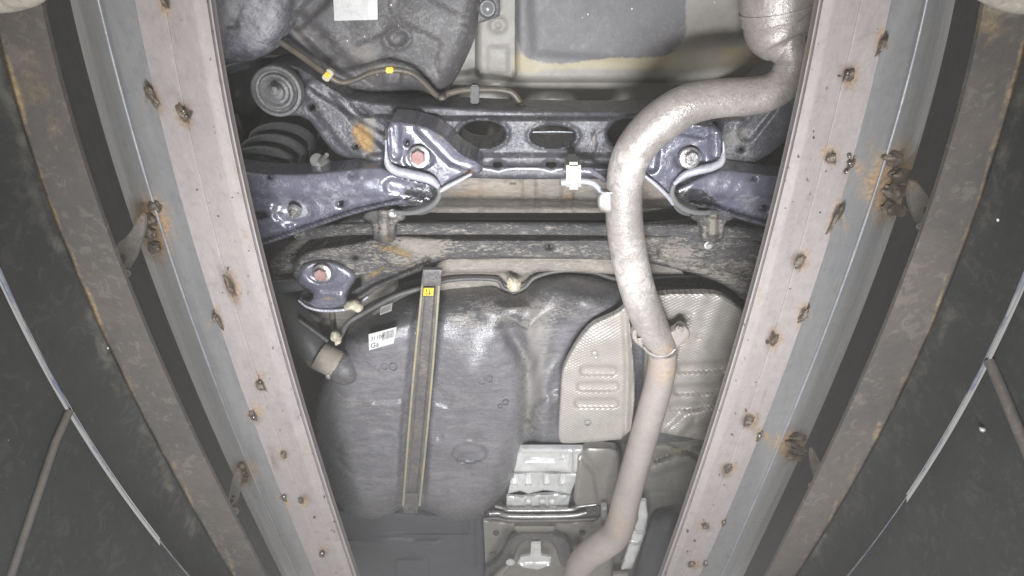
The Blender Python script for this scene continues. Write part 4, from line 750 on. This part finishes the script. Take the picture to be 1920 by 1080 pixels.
hs2 = relief('heat_shield', car, [(1236, 551), (1286, 549), (1336, 548), (1364, 557), (1394, 582), (1440, 620), (1420, 720), (1350, 830), (1240, 812), (1228, 806), (1212, 780), (1206, 720), (1210, 650), (1200, 600), (1214, 562)], 1.03, M['shield'], step=3, r=10, h=.008, skirt=.014, sm=1, wobble=(.003, 60),
    bumps=[('seg', [(1278, 690), (1350, 688)], 9, .012, 10), ('seg', [(1272, 732), (1340, 728)], 9, .012, 10), ('seg', [(1262, 764), (1310, 762)], 6, .008, 8), ('ell', 1310, 631, 5, 4, .007, 3), ('ell', 1302, 788, 5, 4, .007, 3), ('seg', [(1260, 812), (1290, 785), (1340, 775)], 12, -.014, 14)] +
          [('seg', [(1262 + k * 7, 604 - k * 3 * 0), (1276 + k * 7, 588)], 1.6, .005, 2.5) for k in range(4)],
    paint=[('rust', 1285, 640, 30, 40, 0, .25)])
# ---- front part of the floor: tunnel, shields
relief('floor_tunnel', car, [(925, 822), (1500, 800), (1500, 1190), (925, 1190)], 1.18, M['floor'], step=4, r=6, h=.004, sm=0, skirt=.03, wobble=(.003, 90),
    bumps=[('seg', [(1225, 880), (1262, 868), (1300, 850), (1330, 848)], 10, -.02, 14), ('seg', [(1190, 840), (1250, 838), (1300, 862), (1345, 866)], 7, -.018, 8), ('seg', [(1230, 862), (1262, 848), (1290, 848), (1330, 868)], 4, .014, 5), ('poly', [(1090, 845), (1160, 842), (1150, 942), (1115, 942)], -.02, 12), ('seg', [(1090, 850), (1120, 890), (1140, 940)], 5, .02, 10),
           ('ell', 1008, 1100, 75, 75, .05, 40), ('poly', [(985, 1010), (1100, 1010), (1100, 1100), (900, 1100)], .0, 5), ('seg', [(965, 996), (1045, 996)], 6, -.006, 6), ('poly', [(1220, 920), (1290, 920), (1290, 925), (1220, 925)], .004, 3), ('seg', [(940, 1020), (980, 990), (1060, 995), (1110, 1040)], 10, .012, 14)],
    holes=[ell(1251, 900, 3, 2.5, 8), ell(1263, 900, 3, 2.5, 8)],
    paint=[('rust', 1262, 846, 40, 7, -5, .35), ('rust', 1295, 856, 30, 6, 20, .4), ('dust', 1240, 890, 50, 30, 0, .15)])
ts1 = relief('tunnel_shield', car, [(975, 838), (1095, 838), (1092, 848), (1090, 884), (1070, 886), (1040, 883), (1010, 884), (962, 884), (968, 856)], 1.12, M['silver'], step=2.5, r=4, h=.004, skirt=.008, sm=0, wobble=(.002, 40), bumps=[('poly', [(984, 858), (1040, 858), (1040, 866), (984, 866)], .005, 3), ('seg', [(980, 845), (1100, 845)], 3, -.006, 6), ('seg', [(1072, 850), (1070, 884)], 3, -.01, 6)],
    holes=[ell(1056, 855, 4, 2, 8), ell(1056, 862, 4, 2, 8)])
ts2 = relief('tunnel_shield', car, [(960, 888), (1010, 886), (1050, 888), (1085, 888), (1070, 926), (1045, 922), (1020, 919), (990, 926), (975, 920), (952, 926)], 1.125, M['silver'], step=2.5, r=3, h=.003, skirt=.008, sm=0, wobble=(.002, 30),
    bumps=[('poly', [(x, 890), (x + 10, 890), (x + 10, 910), (x, 910)], .014, 2.5) for x in (960, 986, 1020, 1050)])
ts3 = relief('tunnel_shield', car, [(950, 930), (980, 932), (1010, 928), (1045, 926), (1070, 930), (1064, 956), (948, 956)], 1.13, M['silver'], step=2.5, r=3, h=.003, skirt=.008, sm=0, wobble=(.002, 30), bumps=[('poly', [(x, 934), (x + 10, 934), (x + 10, 950), (x, 950)], .014, 2.5) for x in (986, 1012, 1030)])
relief('foil_gap', car, [(955, 832), (1098, 832), (1095, 960), (940, 960)], 1.16, M['rubber'], step=5, r=2, h=0, sm=0, skirt=.005)
relief('tunnel_side', car, [(1085, 838), (1150, 838), (1165, 850), (1160, 946), (1105, 946), (1074, 955), (1082, 890)], 1.10, M['dsilver'], step=3, r=8, h=.01, skirt=.02, sm=1, bumps=[('seg', [(1088, 850), (1118, 885), (1128, 945)], 6, .014, 14), ('dome', 1120, 860, 30, 20, -.01)])
for k, pp in enumerate([[(928, 949, 1.10, 3), (945, 953, 1.10, 3), (960, 957, 1.10, 3), (1064, 956, 1.10, 3), (1085, 950, 1.10, 3), (1118, 946, 1.10, 2)], [(918, 963, 1.09, 4), (935, 962, 1.09, 4), (962, 968, 1.09, 4), (1066, 967, 1.09, 4), (1100, 961, 1.09, 3)], [(906, 973, 1.10, 2.6), (930, 971, 1.10, 3), (962, 976, 1.10, 3), (1066, 975, 1.10, 3), (1128, 972, 1.10, 2)]]):
    tube('tunnel_brace', car, pp, M['steel'] if k != 2 else M['strapm'], n=6, sides=12)
relief('brace_plate', car, [(915, 955), (940, 955), (965, 961), (1062, 961), (1090, 955), (1132, 948), (1138, 975), (1090, 976), (1060, 980), (960, 980), (925, 975), (905, 972)], 1.115, M['beam'], step=3, r=4, h=.004, skirt=.02, sm=1)
relief('tunnel_panel', car, [(906, 976), (960, 982), (1062, 982), (1150, 972), (1150, 1150), (915, 1150)], 1.15, M['dsilver'], step=3.5, r=4, h=.003, skirt=.02, sm=0, bumps=[('poly', [(964, 982), (1044, 982), (1040, 996), (966, 996)], -.006, 4), ('seg', [(915, 1075), (955, 1000), (1005, 1010), (1080, 1010)], 9, .02, 16), ('ell', 1010, 1120, 80, 112, .035, 24)])
tp = relief('tunnel_patch', car, [(996, 1018), (1014, 1018), (1015, 1040), (1034, 1044), (1032, 1060), (1008, 1068), (980, 1064), (970, 1056), (976, 1044), (994, 1040)], 1.12, M['silver'], step=2, r=3, h=.003, skirt=.006, sm=0, holes=[ell(1004, 1024, 2.5, 2, 8), ell(1004, 1031, 2.5, 2, 8)], bumps=[('seg', [(972, 1056), (1034, 1056)], 2, .006, 3)], wobble=(.0015, 25))
for k, (x, y) in enumerate([(930, 1000), (925, 1040), (1092, 1000), (1120, 1052)]):
    lathe('panel_clip', car, x, y, 1.147, [(6, -1), (6, 1), (4, 2), (1, 2)], M['rubber'], 14)
relief('tunnel_step', car, [(966, 984), (1040, 984), (1044, 992), (1030, 1001), (975, 1001), (962, 992)], 1.135, M['dsilver'], step=2.5, r=5, h=.006, sm=1, skirt=.012)
relief('tunnel_arch', car, [(905, 1068), (938, 1050), (952, 1012), (975, 998), (1035, 998), (1068, 1012), (1075, 1045), (1066, 1070), (1050, 1060), (1040, 1020), (1015, 1010), (985, 1012), (968, 1030), (960, 1066), (915, 1098)], 1.125, M['strapm'], step=3, r=8, h=.008, sm=1, skirt=.012)
relief('pipe_hanger', car, [(1128, 955), (1138, 952), (1140, 985), (1108, 1006), (1106, 998), (1128, 980)], 1.06, M['zinc'], step=3, r=2, h=.002, skirt=.02, sm=0)
ey = lathe('eyelet', car, 957, 1054, 1.08, [(8, -2), (9, 0), (8, 2), (4.5, 2), (4, 0)], M['whitep'], 18)
tube('eyelet_arm', ey, [(955, 1058, 1.085, 4), (940, 1072, 1.09, 6), (915, 1098, 1.1, 9)], M['dsilver'], n=4)
relief('side_shield', car, [(1194, 938), (1212, 938), (1216, 968), (1210, 1000), (1196, 1040), (1186, 1066), (1165, 1068), (1172, 1045), (1184, 1005), (1196, 972)], 1.1, M['silver'], step=2.5, r=3, h=.004, skirt=.008, sm=0, wobble=(.003, 25), holes=[ell(1196, 944, 3, 2, 8)], bumps=[('seg', [(1186, 994), (1204, 998)], 2, -.005, 3), ('seg', [(1178, 1020), (1196, 1018)], 2, -.005, 3)])
relief('side_shield', car, [(1150, 1076), (1178, 1076), (1174, 1130), (1146, 1130)], 1.1, M['dsilver'], step=4, r=3, h=.003, skirt=.01, sm=0)
tube('dark_side_tube', car, [(1252, 962, 1.12, 14), (1254, 972, 1.11, 26), (1250, 992, 1.10, 33), (1242, 1030, 1.10, 37), (1226, 1110, 1.10, 42), (1215, 1180, 1.1, 44)], M['cover'], n=6, sides=26)
relief('pipe_saddle', car, [(1104, 1012), (1132, 998), (1138, 1010), (1108, 1024)], 1.03, M['zinc'], step=3, r=2, h=.002, skirt=.03, sm=0)
# ---- front plastic undercover
relief('front_undercover', car, [(600, 955), (700, 962), (905, 968), (915, 1190), (560, 1190)], 1.19, M['cover'], step=4, r=5, h=.004, skirt=.03, sm=0,
    bumps=[('seg', [(640, 1003), (825, 1010)], 3, .006, 4), ('seg', [(640, 1016), (825, 1018)], 2.5, -.006, 3), ('poly', [(500, 940), (880, 940), (880, 1000), (500, 1000)], .012, 8), ('poly', [(868, 960), (890, 960), (892, 1065), (870, 1065)], -.006, 4), ('poly', [(742, 1050), (800, 1050), (800, 1140), (742, 1140)], -.008, 4), ('seg', [(892, 1070), (915, 1070)], 2, -.004, 3)], wobble=(.001, 80))
# children keep their world place although their parent Empty stands elsewhere
bpy.context.view_layer.update()
for o in list(C.objects):
    if o.parent and o.parent.type == 'EMPTY': o.matrix_parent_inverse = o.parent.matrix_world.inverted()
bpy.context.view_layer.update()

# ---- lens glare, put in as a box-shaped haze round camera, lamps and everything built
lo = Vector((1e9,) * 3); hi = -lo
for o in C.objects:
    if o.type == 'MESH':
        for c in o.bound_box:
            p = o.matrix_world @ Vector(c)
            lo = Vector(map(min, lo, p)); hi = Vector(map(max, hi, p))
lo = Vector((lo.x - .3, min(lo.y, -.5) - .3, min(lo.z, -.5) - 1.0)); hi += Vector((.3, .3, .1))
bm = bmesh.new(); bmesh.ops.create_cube(bm, size=1)
for v in bm.verts: v.co = Vector(((lo[i] + hi[i]) / 2 + v.co[i] * (hi[i] - lo[i]) for i in range(3)))
me = bpy.data.meshes.new('veil'); bm.to_mesh(me); bm.free()
hz = bpy.data.objects.new('veil', me); C.objects.link(hz); hz['kind'] = 'stuff'; hz['label'] = 'thin milky haze, added for lens veiling glare'
m = bpy.data.materials.new('veil'); m.use_nodes = True; m.node_tree.nodes.clear()
out = m.node_tree.nodes.new('ShaderNodeOutputMaterial'); pv = m.node_tree.nodes.new('ShaderNodeVolumePrincipled')
pv.inputs['Color'].default_value = (.92, .90, .86, 1); pv.inputs['Density'].default_value = .032
m.node_tree.links.new(pv.outputs[0], out.inputs['Volume']); me.materials.append(m)
